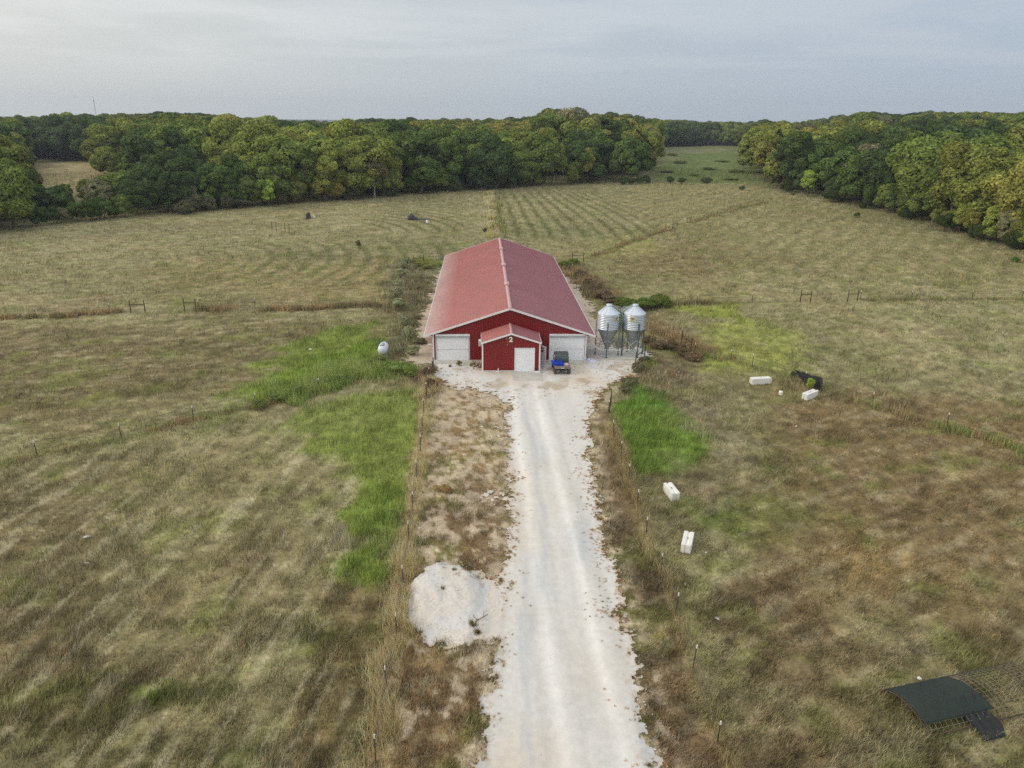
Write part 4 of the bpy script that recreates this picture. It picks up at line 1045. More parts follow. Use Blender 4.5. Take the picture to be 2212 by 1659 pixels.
# weeds on the stone heap
x, y = [], []
for (qx, qy, n, s) in ((1085 * .737 + 124, 0, 0, 0),): pass
for (sx, sy, n, s) in ((1235, 1680, 160, .10), (1288, 1650, 240, .16), (1330, 1672, 80, .06), (1378, 1650, 120, .15), (1400, 1668, 80, .12), (1385, 1812, 220, .10), (1400, 1830, 200, .08), (1290, 1860, 240, .18), (1345, 1888, 200, .2), (1298, 1725, 60, .05)):
    p = G(sx * .7373, sy * .7373, .5); x.append(p[0] + RNG.normal(0, s, n)); y.append(p[1] + RNG.normal(0, s, n))
x = np.concatenate(x); y = np.concatenate(y); ph = np.maximum(pile_h(x, y), 0)
blades('heap_weeds', x, y, RNG.uniform(.08, .28, len(x)), np.full(len(x), .022), np.where(RNG.random(len(x))[:, None] < .5, S(104, 112, 58), S(140, 112, 74)), RNG.uniform(0, 6.28, len(x)), .6, 'sparse weeds rooted on the crushed limestone heap', 'weeds', z=hgt(x, y) + ph, jit=.25)

# ------------------------------------------------------------------ foliage meshes
def crown_mesh(name, seed, n, rx, z0, z1, nl, leaf, hollow=.0, top=1.0, lobe=(.30, .5), mat='leaf', drop=.0):
    rg = np.random.default_rng(seed)
    cz, rzv = (z0 + z1) / 2, (z1 - z0) / 2
    d = rg.normal(size=(nl, 3)); d /= np.linalg.norm(d, axis=1)[:, None]; d[:, 2] = np.where(d[:, 2] < -.6, -d[:, 2], d[:, 2])
    lr = rg.uniform(lobe[0], lobe[1], nl) * rx
    q = rg.uniform(.55, 1.05, nl)[:, None]
    c = d * q * np.array([rx, rx, rzv]) * .80; c[:, 2] += cz
    k = np.clip((c[:, 2] - z0) / (z1 - z0), 0, 1); c[:, :2] *= (1 - (1 - top) * k)[:, None]
    li = rg.choice(nl, n * 3, p=lr ** 2 / (lr ** 2).sum())
    dd_ = rg.normal(size=(n * 3, 3)); dd_[:, 2] += .35; dd_ /= np.linalg.norm(dd_, axis=1)[:, None]
    pos = c[li] + dd_ * (lr[li] * rg.uniform(.72, 1.10, n * 3))[:, None] * np.array([1, 1, .85])
    dist = np.linalg.norm(pos[:, None] - c[None], axis=2) / lr[None]; dist[np.arange(n * 3), li] = 9
    ok = (dist.min(1) > .82 * (1 - hollow)) & (pos[:, 2] > z0 * .6)
    gap = fbm(pos[:, 0] * 9 / rx * .33 + seed, (pos[:, 2] + pos[:, 1]) * 9 / rx * .33, 2, seed) ; ok &= rg.random(n * 3) < SS(.18, .45, gap)
    sel = np.nonzero(ok)[0][:n]; pos = pos[sel]; dd_ = dd_[sel]; li = li[sel]; m_ = len(sel)
    nr = dd_ * 1.0 + rg.normal(size=(m_, 3)) * .55; nr /= np.linalg.norm(nr, axis=1)[:, None]
    t = np.cross(nr, rg.normal(size=(m_, 3))); t /= np.linalg.norm(t, axis=1)[:, None]; b_ = np.cross(nr, t)
    s = (leaf * rg.uniform(.55, 1.4, m_))[:, None]
    v = np.stack([pos + t * s, pos + b_ * s * .6, pos - t * s, pos - b_ * s * .6], 1)
    v[:, 1] -= nr * s * .25; v[:, 3] -= nr * s * .25
    lob = rg.uniform(.86, 1.16, nl); hue = rg.uniform(-.06, .06, nl)
    w = lob[li] * rg.choice([.68, .85, 1.0, 1.18, 1.36], m_)
    col = np.stack([w * (1 + hue[li]), w, w * (1 - hue[li] * .6)], -1)
    return raw_mesh(name, v.reshape(-1, 3), np.arange(m_ * 4).reshape(-1, 4), M[mat], np.repeat(col, 4, 0), False, 4), c, lr
def trunk_mesh(name, seed, c, r0, ztop, mat):
    rg = np.random.default_rng(seed); t = MB()
    lean = rg.normal(0, .02, 2)
    pts = [(lean[0] * k * 2, lean[1] * k * 2, ztop * k / 4) for k in range(5)]
    pts = [(p[0] + rg.normal(0, .006), p[1] + rg.normal(0, .006), p[2]) for p in pts]; pts[0] = (0, 0, -.03)
    t.tube(pts, [r0 * 1.25, r0, r0 * .8, r0 * .6, r0 * .35], 8)
    for i in rg.choice(len(c), min(7, len(c)), replace=False):
        k = rg.uniform(.4, .95); a = np.array([lean[0] * 8 * k / 4, lean[1] * 8 * k / 4, ztop * k]); b_ = c[i]
        mid = (a + b_) / 2 + np.array([0, 0, .02]); t.tube([tuple(a), tuple(mid), tuple(b_)], [r0 * .42, r0 * .28, r0 * .1], 6)
    me = bpy.data.meshes.new(name); me.from_pydata(t.v, [], t.f); me.materials.append(M[mat]); me.update(); return me
TREEV = []
specs = [(1, 12000, .34, .02, 1.0, 30, .025, .9), (2, 11000, .30, .00, 1.0, 28, .024, .75), (3, 13000, .40, .03, 1.0, 36, .025, .95), (4, 11000, .27, -.02, 1.0, 24, .024, .7),
         (5, 12000, .37, .10, 1.0, 32, .025, 1.0), (6, 12000, .33, .03, 1.0, 24, .026, .85), (7, 10000, .24, -.03, 1.0, 28, .023, .4), (8, 3200, .34, .34, 1.0, 24, .018, 1.0), (9, 13000, .43, -.02, 1.0, 40, .026, .8)]
for sd, n, rx, z0, z1, nl, lf, tp in specs:
    cm, c, lr = crown_mesh('crown', sd, n, rx, z0, z1, nl, lf, top=tp, lobe=(.19, .42), hollow=.2 if sd == 8 else 0)
    TREEV.append((cm, trunk_mesh('trunk', sd, c, .014, .62, 'palebark' if sd in (8,) else 'bark'), rx))
pale_trunk = trunk_mesh('trunk', 33, np.array([[.1, .05, .6], [-.12, .0, .65], [.05, -.1, .75], [-.08, .1, .8]]), .016, .66, 'palebark')
def crown_at(name, root, var, tint, trunk=True):
    cm, tm, _ = TREEV[var]
    c = link('crown', cm, root); c.color = (*[float(q) for q in tint], 1)
    if trunk: link('trunk', tm, root)
TINT = {'dark green': S(86, 104, 54), 'mid green': S(106, 120, 60), 'olive green': S(122, 128, 64), 'yellow green': S(130, 138, 68), 'ochre': S(140, 138, 72),
        'orange tinged': S(156, 134, 74), 'grey brown': S(132, 130, 98), 'bright lime': S(146, 166, 76), 'deep green': S(76, 92, 54)}

EDGE = [(-400, 560), (-150, 515), (0, 494), (70, 490), (140, 483), (250, 471), (380, 459), (500, 449), (620, 440), (760, 431), (900, 420), (1060, 410), (1180, 402), (1300, 397), (1392, 389), (1412, 345), (1420, 318), (1500, 316), (1612, 316), (1625, 330), (1618, 360), (1632, 392), (1712, 412), (1760, 427), (1830, 439), (1900, 454), (2000, 480), (2060, 502), (2212, 540), (2400, 600), (2700, 720)]
SKYL = [(-400, 262), (0, 254), (70, 252), (150, 243), (280, 246), (380, 240), (500, 248), (560, 254), (640, 262), (720, 263), (800, 258), (1000, 257), (1080, 260), (1150, 250), (1190, 236), (1240, 240), (1300, 246), (1350, 244), (1392, 260), (1480, 258), (1520, 264), (1600, 266), (1650, 261), (1700, 268), (1750, 262), (1800, 254), (1850, 243), (1900, 247), (2000, 243), (2100, 240), (2212, 241), (2600, 235)]
CLEAR = [(56, 388), (118, 400), (160, 394), (252, 370), (252, 353), (120, 351), (110, 344), (50, 346)]
def interp(t, x): return float(np.interp(x, [a for a, _ in t], [b for _, b in t]))
def in_wood(px, py):
    if py > interp(EDGE, px): return False
    q = sdf(CLEAR, np.array([px]), np.array([py]))[0]
    return q < -2
cands = []
sp = 7.5
for iy in range(10, 130):
    for ix in range(-110, 110):
        x = (ix + (iy % 2) * .5) * sp + random.uniform(-2.6, 2.6); y = iy * sp * .9 + random.uniform(-2.4, 2.4)
        if y < 100 or y > 900: continue
        gz_ = float(hgt(x, y)); a, b_, dep = proj((x, y, gz_))
        if a < -320 or a > 2540 or b_ < 262: continue
        if not in_wood(a, b_): continue
        cands.append([x, y, gz_, float(a), float(b_), float(dep)])
print('tree candidates', len(cands))
trees = []
for x, y, z, a, b_, dep in cands:
    e = interp(EDGE, a); row = 'edge' if e - b_ < 9 + 700 / dep * 1.2 else 'inner'
    h = random.gauss(17.0, 2.6); h = max(11, min(22, h))
    if row == 'edge' and random.random() < .35: h *= random.uniform(.5, .8)
    if 95 < a < 300 and b_ > 385: h = random.uniform(5.5, 9) * (1.25 if a > 200 else 1)
    elif 60 < a <= 95 and b_ > 385: h = random.uniform(8, 12)
    elif a <= 60 and b_ > 380: h = random.uniform(14, 18)
    elif 300 <= a < 600 and b_ > 425: h = random.uniform(8, 13)
    elif 40 < a < 260 and 335 < b_ < 350: h = random.uniform(12, 15)
    lim = interp(SKYL, a) + random.choice([-3, 0, 2, 5, 8, 12, 17, 22])
    if 30 < a < 290 and b_ > 392: lim = max(lim, interp([(30, 366), (56, 386), (118, 398), (160, 393), (252, 371), (290, 340)], a) + random.uniform(0, 5)); h = 9; 
    for _ in range(30):
        if proj((x, y, z + h))[1] < lim: h *= .96
        else: break
    if dep > 330 and h < 22:                       # far rows reach up to the skyline of the photo where they can
        for _ in range(12):
            if proj((x, y, z + h))[1] > lim + 8 and h < 25: h *= 1.04
    if h < 3: continue
    trees.append(dict(x=x, y=y, z=z, px=a, py=b_, dep=dep, h=h, row=row))
for q in range(-60, 2300, 26):                     # bushy small growth that closes the foot of the wood
    if 1396 < q < 1640: continue
    a = q + random.uniform(-9, 9); b_ = interp(EDGE, a) - random.uniform(0, 3); p = G(a, b_); dep = float((p - np.array([0, 0, CAMH])) @ fw)
    trees.append(dict(x=p[0], y=p[1], z=p[2], px=a, py=b_, dep=dep, h=random.uniform(4.5, 8.5) * (.6 if 40 < q < 270 else 1), row='edge', var=random.choice([8, 2, 5, 8])))
# explicit trees one can pick out
SPECIAL = [(583, 446, 375, 'bright lime', 3, 'bright lime green small tree at the field edge left of the barn'),
           (1745, 424, 386, 'bright lime', 1, 'bright yellow green small tree at the left end of the right hand wood'),
           (810, 428, 345, 'grey brown', 7, 'thin crowned tree with a bare pale forked trunk in the wood edge'),
           (1218, 374, 231, 'grey brown', 7, 'thin grey see-through tree rising highest on the skyline behind the barn'),
           (1186, 378, 236, 'mid green', 0, 'round green treetop on the skyline left of the thin grey tree'),
           (1308, 376, 243, 'dark green', 3, 'dark pointed treetop on the skyline right of the barn ridge'),
           (1338, 376, 246, 'dark green', 6, 'dark spiky treetop at the right shoulder of the wood behind the barn'),
           (925, 350, 288, 'orange tinged', 2, 'orange tinged tree in the middle of the wood behind the barn'),
           (1000, 372, 302, 'ochre', 4, 'large ochre gold tree in the wood behind and left of the barn ridge'),
           (1650, 392, 300, 'ochre', 1, 'ochre gold tree where the meadow meets the right hand wood'),
           (1690, 405, 302, 'yellow green', 0, 'yellow green tree second from the meadow in the right hand wood'),
           (1262, 396, 318, 'ochre', 5, 'ochre brown rounded tree at the field edge right above the barn roof'),
           (1190, 398, 300, 'yellow green', 2, 'broad yellow green tree at the field edge above the right roof slope'),
           (1376, 390, 300, 'dark green', 0, 'dark green tree on the corner of the wood beside the meadow'),
           (1352, 393, 296, 'dark green', 8, 'dark green broad tree just left of the wood corner by the meadow'),
           (28, 494, 344, 'mid green', 8, 'large green tree at the far left where the field meets the wood'),
           (62, 470, 372, 'dark green', 2, 'dark green tree right of the large green one at the far left')]
for a, b_, ty, col_, var, lab in SPECIAL:
    p = G(a, b_); dep = float((p - np.array([0, 0, CAMH])) @ fw); h = 8.0
    for _ in range(80):
        if proj((p[0], p[1], p[2] + h))[1] > ty: h *= 1.03
        else: break
    w = TREEV[var][2] * h * .75
    trees = [t for t in trees if not ((t['x'] - p[0]) ** 2 + (t['y'] - p[1]) ** 2 < w * w or (abs(t['px'] - a) < 14 and t['py'] > b_ - 1 and t['py'] < b_ + 60))]
    trees.append(dict(x=p[0], y=p[1], z=p[2], px=a, py=b_, dep=dep, h=h, row='edge', label=lab, tint=col_, var=var))
# what each tree shows: paint silhouettes front to back
trees.sort(key=lambda t: t['dep'])
occ = np.zeros((420, 1300), bool)
yy, xx = np.mgrid[0:420, 0:1300]
for t in trees:
    t['var'] = t.get('var', random.choice([0, 0, 1, 1, 2, 2, 3, 4, 4, 5, 5, 8] if t['h'] > 9 else [1, 3, 5, 8]))
    t['w'] = TREEV[t['var']][2] * t['h'] * random.uniform(1.0, 1.3); t['wide'] = t['w'] / (TREEV[t['var']][2] * t['h'])
    topy = proj((t['x'], t['y'], t['z'] + t['h']))[1]; t['top'] = topy
    rxp = t['w'] * FPX / t['dep'] / 2; cy_ = (topy * .55 + t['py'] * .45) / 2; ry = (t['py'] - topy) / 4 + 1; cx_ = t['px'] / 2 + 60
    x0, x1 = int(max(0, cx_ - rxp - 1)), int(min(1300, cx_ + rxp + 2)); y0_, y1_ = int(max(0, topy / 2 - 1)), int(min(420, t['py'] / 2 + 2))
    if x1 <= x0 or y1_ <= y0_: t['vis'] = 0; continue
    sy, sx = yy[y0_:y1_, x0:x1], xx[y0_:y1_, x0:x1]
    mk = (((sx - cx_) / (rxp + .1)) ** 2 + ((sy - cy_) / (ry + .1)) ** 2 < 1) & (sx > 60) & (sx < 60 + 1106)
    nw = mk & ~occ[y0_:y1_, x0:x1]; t['vis'] = int(nw.sum()); occ[y0_:y1_, x0:x1] |= mk
inview = sorted([t for t in trees if t['vis'] > 0 or 'label' in t], key=lambda t: -(t['vis'] + (9999 if 'label' in t else 0)))
single = inview[:296]; ids = {id(t) for t in single}; rest = [t for t in trees if id(t) not in ids]
print('trees', len(trees), 'visible', len(inview), 'rest', len(rest), 'smallest', single[-1]['vis'])
def pick_tint(t):
    n = float(fbm(np.array([t['x'] / 38]), np.array([t['y'] / 38]), 3, 201)[0]) + random.gauss(0, .05)
    if t['px'] > 1600: n -= .03
    elif 850 < t['px'] < 1350: n += .045
    elif t['px'] < 450: n -= .06
    if t['px'] > 1880: n -= .05
    if t['row'] == 'edge': n -= .03
    if t['dep'] > 420: n -= .05
    for lim, nm_ in ((.34, 'deep green'), (.42, 'dark green'), (.51, 'mid green'), (.59, 'olive green'), (.67, 'yellow green'), (.78, 'ochre')):
        if n < lim:
            return 'grey brown' if random.random() < .03 else nm_
    return 'orange tinged' if random.random() < .5 else 'ochre'
def wood_of(t):
    if t['px'] > 1605: return 'the right hand wood'
    if t['px'] > 1396: return 'the far wood beyond the meadow'
    if t['px'] < 300: return 'the wood round the clearing'
    return 'the wood behind the barn' if t['px'] > 750 else 'the wood left of the barn'
for t in trees:
    if 'tint' not in t: t['tint'] = pick_tint(t)
groups = {}
for t in single:
    t['wood'] = wood_of(t)
    if 'label' not in t: groups.setdefault((t['tint'], t['wood'], t['row']), []).append(t)
ORD = ['first', 'second', 'third', 'fourth', 'fifth', 'sixth', 'seventh', 'eighth', 'ninth', 'tenth', 'eleventh', 'twelfth', 'thirteenth', 'fourteenth', 'fifteenth', 'sixteenth', 'seventeenth', 'eighteenth', 'nineteenth', 'twentieth'] 
def ordinal(i): return ORD[i] if i < 20 else 'twenty-' + ORD[i - 20] if i < 29 else 'thirtieth' if i == 29 else 'thirty-' + ORD[i - 30] if i < 39 else str(i + 1) + 'th'
for (c, w, r), L_ in groups.items():
    L_.sort(key=lambda t: t['px'])
    where = 'edging' if r == 'edge' else 'inside'
    for i, t in enumerate(L_):
        t['label'] = ('only %s tree %s %s' % (c, where, w)) if len(L_) == 1 else ('%s %s tree from left %s %s' % (ordinal(i), c, where, w))
for t in single:
    e = empty('broadleaf_tree', (t['x'], t['y'], t['z'] - .15), t['label'], 'tree', 'trees of ' + t['wood'], random.uniform(0, 6.28))
    e.scale = (t['h'] * t['wide'] * random.uniform(.85, 1.12), t['h'] * t['wide'] * random.uniform(.85, 1.12), t['h']); e.rotation_euler.x = random.gauss(0, .04)
    base_t = TINT[t['tint']] * random.uniform(1.0, 1.42)
    crown_at('crown', e, t['var'], base_t, trunk=(t['row'] == 'edge' or t['var'] == 7) and t['label'] != SPECIAL[2][5])
    if t['label'] == SPECIAL[2][5]: link('trunk', pale_trunk, e)
# the deep wood: everything that only shows as a mass, instanced on points
for i, t in enumerate(rest): t['far'] = False
far = []
for _ in range(5200):
    d = 600 * (2600 / 600) ** random.random(); th_ = R(random.uniform(-40, 44)); x, y = d * math.sin(th_), d * math.cos(th_)
    if y < 560: continue
    z = float(hgt(x, y)); a, b_, dep = proj((x, y, z))
    if fbm(np.array([x / 260.]), np.array([y / 180.]), 3, 301)[0] < .38 + .1 * (dep > 1300): continue
    if 1396 < a < 1660 and b_ > 300: continue
    if not in_wood(a, b_): continue
    h = random.uniform(11, 17)
    lim = interp(SKYL, a) + random.uniform(2, 8)
    for _ in range(40):
        if proj((x, y, z + h))[1] < lim: h *= .95
    if h < 4: continue
    far.append(dict(x=x, y=y, z=z, h=h, wide=random.uniform(1.1, 1.6), tint=random.choice(['deep green', 'dark green', 'mid green', 'olive green']), var=random.choice([2, 4, 8])))
def point_wood(name, lst, crown_obj, label):
    me = bpy.data.meshes.new(name); me.vertices.add(len(lst)); me.vertices.foreach_set('co', np.array([[t['x'], t['y'], t['z'] - .2] for t in lst], np.float32).ravel())
    a = me.attributes.new('tint', 'FLOAT_COLOR', 'POINT'); a.data.foreach_set('color', np.array([[*(TINT[t['tint']] * random.uniform(.8, 1.15)), 1] for t in lst], np.float32).ravel())
    a = me.attributes.new('size', 'FLOAT_VECTOR', 'POINT'); a.data.foreach_set('vector', np.array([[t['h'] * t['wide'], t['h'] * t['wide'], t['h']] for t in lst], np.float32).ravel())
    a = me.attributes.new('turn', 'FLOAT_VECTOR', 'POINT'); a.data.foreach_set('vector', np.array([[0, 0, random.uniform(0, 6.28)] for t in lst], np.float32).ravel())
    me.materials.append(M['leaf_far'])
    o = link(name, me, kind='stuff', label=label, cat='wood')
    ng = bpy.data.node_groups.new(name, 'GeometryNodeTree')
    ng.interface.new_socket('Geometry', in_out='INPUT', socket_type='NodeSocketGeometry'); ng.interface.new_socket('Geometry', in_out='OUTPUT', socket_type='NodeSocketGeometry')
    gi = ng.nodes.new('NodeGroupInput'); go = ng.nodes.new('NodeGroupOutput')
    oi = ng.nodes.new('GeometryNodeObjectInfo'); oi.inputs['Object'].default_value = crown_obj; oi.transform_space = 'ORIGINAL'
    sm_ = ng.nodes.new('GeometryNodeSetMaterial'); sm_.inputs['Material'].default_value = M['leaf_far']
    ip = ng.nodes.new('GeometryNodeInstanceOnPoints')
    def attr(n_):
        q = ng.nodes.new('GeometryNodeInputNamedAttribute'); q.data_type = 'FLOAT_VECTOR'; q.inputs['Name'].default_value = n_; return q.outputs['Attribute']
    ng.links.new(oi.outputs['Geometry'], sm_.inputs[0]); ng.links.new(sm_.outputs[0], ip.inputs['Instance'])
    ng.links.new(gi.outputs[0], ip.inputs['Points']); ng.links.new(attr('size'), ip.inputs['Scale'])
    er = ng.nodes.new('FunctionNodeEulerToRotation'); ng.links.new(attr('turn'), er.inputs[0]); ng.links.new(er.outputs[0], ip.inputs['Rotation'])
    ng.links.new(ip.outputs[0], go.inputs[0])
    md = o.modifiers.new('scatter', 'NODES'); md.node_group = ng
    return o
src = {}
for v in (0, 2, 4, 8, 1):
    # the instanced shape is the crown of a tree that stands in the scene
    for o in COL.objects:
        if o.name.startswith('crown') and o.data is TREEV[v][0]: src[v] = o; break
for t in rest: t['var'] = t['var'] if t['var'] in src else 0
for v in src:
    L_ = [t for t in rest + far if t['var'] == v]
    if L_: point_wood('far_wood', L_, src[v], 'deep wood of mixed green trees seen as one mass behind the nearer trees')

# ------------------------------------------------------------------ shrubs
SHV = []
for sd, n, rx, z1, nl, lf in ((51, 4200, .5, .75, 22, .026), (52, 4200, .5, .95, 20, .026), (53, 3600, .5, .6, 26, .027)):
    SHV.append(crown_mesh('foliage', sd, n, rx, -.05, z1, nl, lf, top=.75, lobe=(.22, .42))[0])
STEM = MB()
for i in range(9):
    a = i * 2.4; STEM.tube([(0.02 * math.cos(a), .02 * math.sin(a), -.03), (.12 * math.cos(a), .12 * math.sin(a), .3), (.25 * math.cos(a), .25 * math.sin(a), .6)], [.012, .009, .004], 5)
stem_me = bpy.data.meshes.new('stem'); stem_me.from_pydata(STEM.v, [], STEM.f); stem_me.materials.append(M['stick']); stem_me.update()
shn = 0
def shrub(px, py, w, hh, tint, label, group=None, name='bush', var=None, cat='bush'):
    global shn
    p = G(px, py); shn += 1
    e = empty(name, (p[0], p[1], p[2] - .03), label, cat, group, random.uniform(0, 6))
    v = shn % 3 if var is None else var; ztop = (.75, .95, .6)[v]
    e.scale = (w, w * random.uniform(.85, 1.1), hh / ztop)
    c = link('foliage', SHV[v], e); c.color = (*[float(q) for q in S(*tint) * 1.35 * random.uniform(.9, 1.12)], 1)
    link('stem', stem_me, e)
def row(pts, w, h, tint, fmt, group, **k):
    for i, (a, b_) in enumerate(pts):
        shrub(a, b_, random.uniform(*w), random.uniform(*h), tint, fmt % ordinal(i), group, **k)
GG = (140, 144, 112)
row([(893, 768), (884, 735), (876, 705), (862, 668), (856, 645), (862, 622), (866, 602), (872, 584), (877, 570)], (1.5, 2.3), (1.1, 1.7), GG, '%s grey green bush from the front in the row left of the barn', 'grey green bushes left of the barn')
row([(905, 742), (900, 690), (897, 655), (902, 628), (906, 605)], (1.3, 2.2), (.5, .9), (112, 110, 84), '%s low dull weed clump from the front on the gravel edge left of the barn', 'low weeds on the gravel edge left of the barn', name='weed_clump', cat='weeds')
row([(560, 882), (598, 866), (640, 856), (668, 846), (700, 836), (730, 826), (762, 815), (795, 800), (820, 790)], (1.2, 2.0), (.6, 1.1), (116, 126, 74), '%s green topped weed bush from the left along the bank below the tank', 'weed bushes along the bank')
row([(840, 800), (862, 804), (886, 812)], (1.8, 2.6), (.9, 1.3), (116, 132, 72), '%s lush green bush from the left between tank and yard corner', 'lush bushes by the tank')
row([(1256, 598), (1272, 614), (1286, 630), (1300, 645), (1318, 655)], (2.2, 3.4), (.9, 1.4), (116, 102, 84), '%s brown dried bush from the back along the right side of the barn', 'brown brush right of the barn')
row([(1345, 664), (1368, 668), (1395, 668), (1425, 664)], (2.8, 3.8), (1.2, 1.7), (92, 106, 52), '%s dark green bush from the left behind the feed bins', 'green bushes behind the feed bins')
row([(1338, 690), (1345, 708)], (1.6, 2.2), (1.0, 1.5), (88, 116, 52), '%s leafy green weed standing between the two feed bins', 'green weeds between the bins', cat='weeds', name='weed_clump')
row([(1402, 742), (1425, 752), (1450, 755), (1476, 765), (1500, 778)], (2.2, 3.2), (.8, 1.2), (112, 98, 76), '%s russet dried bush from the left in the clump right of the bins', 'russet brush right of the bins')
row([(1392, 786), (1378, 802), (1362, 832), (1350, 848)], (1.3, 2.0), (.6, 1.0), (98, 96, 72), '%s dusty olive weed bush from the back on the yard edge near the green patch', 'weed bushes on the yard edge')
row([(925, 815), (932, 838)], (1.2, 1.6), (.7, 1.0), (104, 84, 66), '%s purplish brown weed bush from the back at the left yard corner', 'brown weeds at the yard corner')
row([(905, 575), (925, 580)], (1.8, 2.4), (.6, .9), (122, 128, 74), '%s yellowish green weed bush from the left behind the barn corner', 'weeds behind the barn left')
row([(1218, 578), (1240, 574)], (2.2, 3.0), (.8, 1.2), (100, 112, 60), '%s green weed bush from the left behind the right barn corner', 'weeds behind the barn right')
row([(1348, 399), (1365, 399), (1382, 398), (1396, 396), (1447, 396), (1472, 398), (1522, 396), (1530, 394)], (2.4, 4.0), (1.8, 3.2), (72, 86, 52), '%s small dark bush from the left where the mown field meets the meadow', 'dark bushes along the meadow edge')
row([(1440, 372), (1470, 352), (1500, 380), (1530, 366), (1560, 350), (1592, 372), (1580, 388), (1452, 336)], (5, 9), (.6, 1.1), (112, 120, 76), '%s low bramble patch from the left in the green meadow', 'bramble patches in the meadow', name='bramble')
shrub(1603, 411, 2.6, 1.6, (84, 96, 58), 'lone grey green shrub in the field corner left of the right hand wood', name='shrub', cat='shrub')
shrub(1850, 470, 1.9, 1.3, (80, 96, 44), 'lone small green shrub on the right field nearest the dark trees', name='shrub', cat='shrub')
shrub(1712, 421, 2.0, .9, (90, 96, 58), 'tiny green shrub at the foot of the right hand wood', name='shrub', cat='shrub')
shrub(2193, 566, 1.6, 1.0, (86, 120, 44), 'bright green shrub at the right edge of the field', name='shrub', cat='shrub')
shrub(1048, 505, 1.4, 1.2, (96, 84, 66), 'small brown bush beside the pale strip behind the barn', name='shrub', cat='shrub')
shrub(775, 557 - 20, 1.3, 1.6, (118, 104, 84), 'bare brown twiggy shrub alone in the left field', name='shrub', cat='shrub', var=1)
shrub(1748, 842, 1.0, 1.15, (132, 150, 62), 'small yellow green sapling growing before the fallen black net', name='sapling', cat='sapling', var=1)
shrub(992, 790, .75, .55, (120, 112, 76), 'straggly weed before the left overhead door of the barn', name='weed_clump', cat='weeds', var=1)
shrub(972, 793, .35, .3, (122, 106, 70), 'tiny weed at the edge of the step before the left door', name='weed_clump', cat='weeds', var=1)
shrub(1021, 790, .8, .28, (132, 120, 78), 'flat dry weed between left door and the scrap heap', name='weed_clump', cat='weeds', var=2)
shrub(962, 1062, 1.1, .4, (142, 116, 78), 'tawny grass tussock on the verge left of the drive', name='tussock', cat='grass tussock', var=2)
shrub(1416, 1210, .7, .6, (128, 124, 84), 'pale green tussock at a post of the right drive fence', name='tussock', cat='grass tussock', var=1)
row([(400, 462), (425, 458), (455, 455), (492, 452), (520, 449), (605, 442), (636, 439)], (4, 7), (2.6, 4.4), (96, 96, 70), '%s grey green shrub from the left along the foot of the left wood', 'shrubs at the foot of the left wood', name='shrub', cat='shrub')
row([(752, 432), (850, 424), (985, 414), (1040, 411), (1105, 407)], (4, 6.5), (2.4, 3.8), (70, 80, 50), '%s dark shrub from the left at the foot of the wood behind the barn', 'shrubs at the foot of the middle wood', name='shrub', cat='shrub')
row([(1700, 415), (1795, 437), (1870, 450), (1960, 474), (2040, 500), (2110, 518), (2190, 538)], (4, 6), (2.4, 4.0), (62, 74, 38), '%s dark shrub from the left at the foot of the right hand wood', 'shrubs at the foot of the right wood', name='shrub', cat='shrub')

# ------------------------------------------------------------------ fences
def along(pl, step, jit=.25):
    pl = np.asarray(pl); seg = np.hypot(*(np.diff(pl, axis=0).T)); cum = np.concatenate([[0], np.cumsum(seg)]); out_ = []; t = 0.0
    while t <= cum[-1]:
        i = min(np.searchsorted(cum, t, 'right') - 1, len(seg) - 1); f = (t - cum[i]) / seg[i]; out_.append(pl[i] * (1 - f) + pl[i + 1] * f); t += step * random.uniform(1 - jit * .5, 1 + jit * .5)
    return out_
def fence(pl, step, label, height=1.3, wires=4, mat='tpost', tip=True):
    P_ = along(pl, step); o0 = P_[0]; root = empty('wire_fence', (o0[0], o0[1], float(hgt(*o0))), label, 'fence')
    z0 = float(hgt(*o0)); prev = None; wb_ = MB()
    for q in P_:
        z = float(hgt(*q)) - z0; x, y = q[0] - o0[0], q[1] - o0[1]; h = height * random.uniform(.92, 1.06); lx, ly = random.gauss(0, .04), random.gauss(0, .03)
        w = .035 + .00022 * math.hypot(*q)
        m_ = MB(); m_.bar((x, y, z - .2), (x + lx, y + ly, z + h - .16), w, w * .8); po = m_.build('post', M[mat], root)
        if tip:
            m_ = MB(); m_.bar((x + lx, y + ly, z + h - .16), (x + lx * 1.15, y + ly * 1.15, z + h + .03), w * 1.15, w * .95); m_.build('post_tip', M['tip'], po)
        if prev is not None:
            for k in range(wires):
                f = .25 + .72 * k / max(1, wires - 1); a = Vector((prev[0], prev[1], prev[2] + prev[3] * f - .1)); b_ = Vector((x, y, z + h * f - .1)); wb_.bar(a, b_, .012, .012)
        prev = (x, y, z, h)
    if wires: wb_.build('wire', M['wire'], root)
fence(FW['drive_left'], 3.9, 'wire fence with white tipped posts in pale straw left of the drive')
fence(FW['drive_right'], 3.6, 'wire fence with white tipped posts along the brown verge right of the drive')
fence(FW['left_low'], 5.2, 'wire fence crossing the left field below the green bank')
fence(FW['left_up'], 7.5, 'wire fence at the far left of the brace frames in the left field')
fence(FW['left_up2'], 7.5, 'wire fence from the left brace frames to the bushes by the barn')
fence(FW['right_up'], 7.5, 'wire fence from behind the feed bins to the right brace frames')
fence(FW['right_up2'], 8.0, 'wire fence running off to the right edge past the brace frames')
fence(FW['diag'], 9, 'lower stretch of the slanting wire fence on the right behind the barn', tip=False)
fence(FW['diag2'], 9, 'upper stretch of the slanting wire fence reaching the right wood', tip=False)
fence(FW['behind'], 10, 'wire fence in the pale grass strip straight behind the barn', tip=False)
fence(FW['right_low'], 6.2, 'wire fence through the grass behind the white blocks on the right')
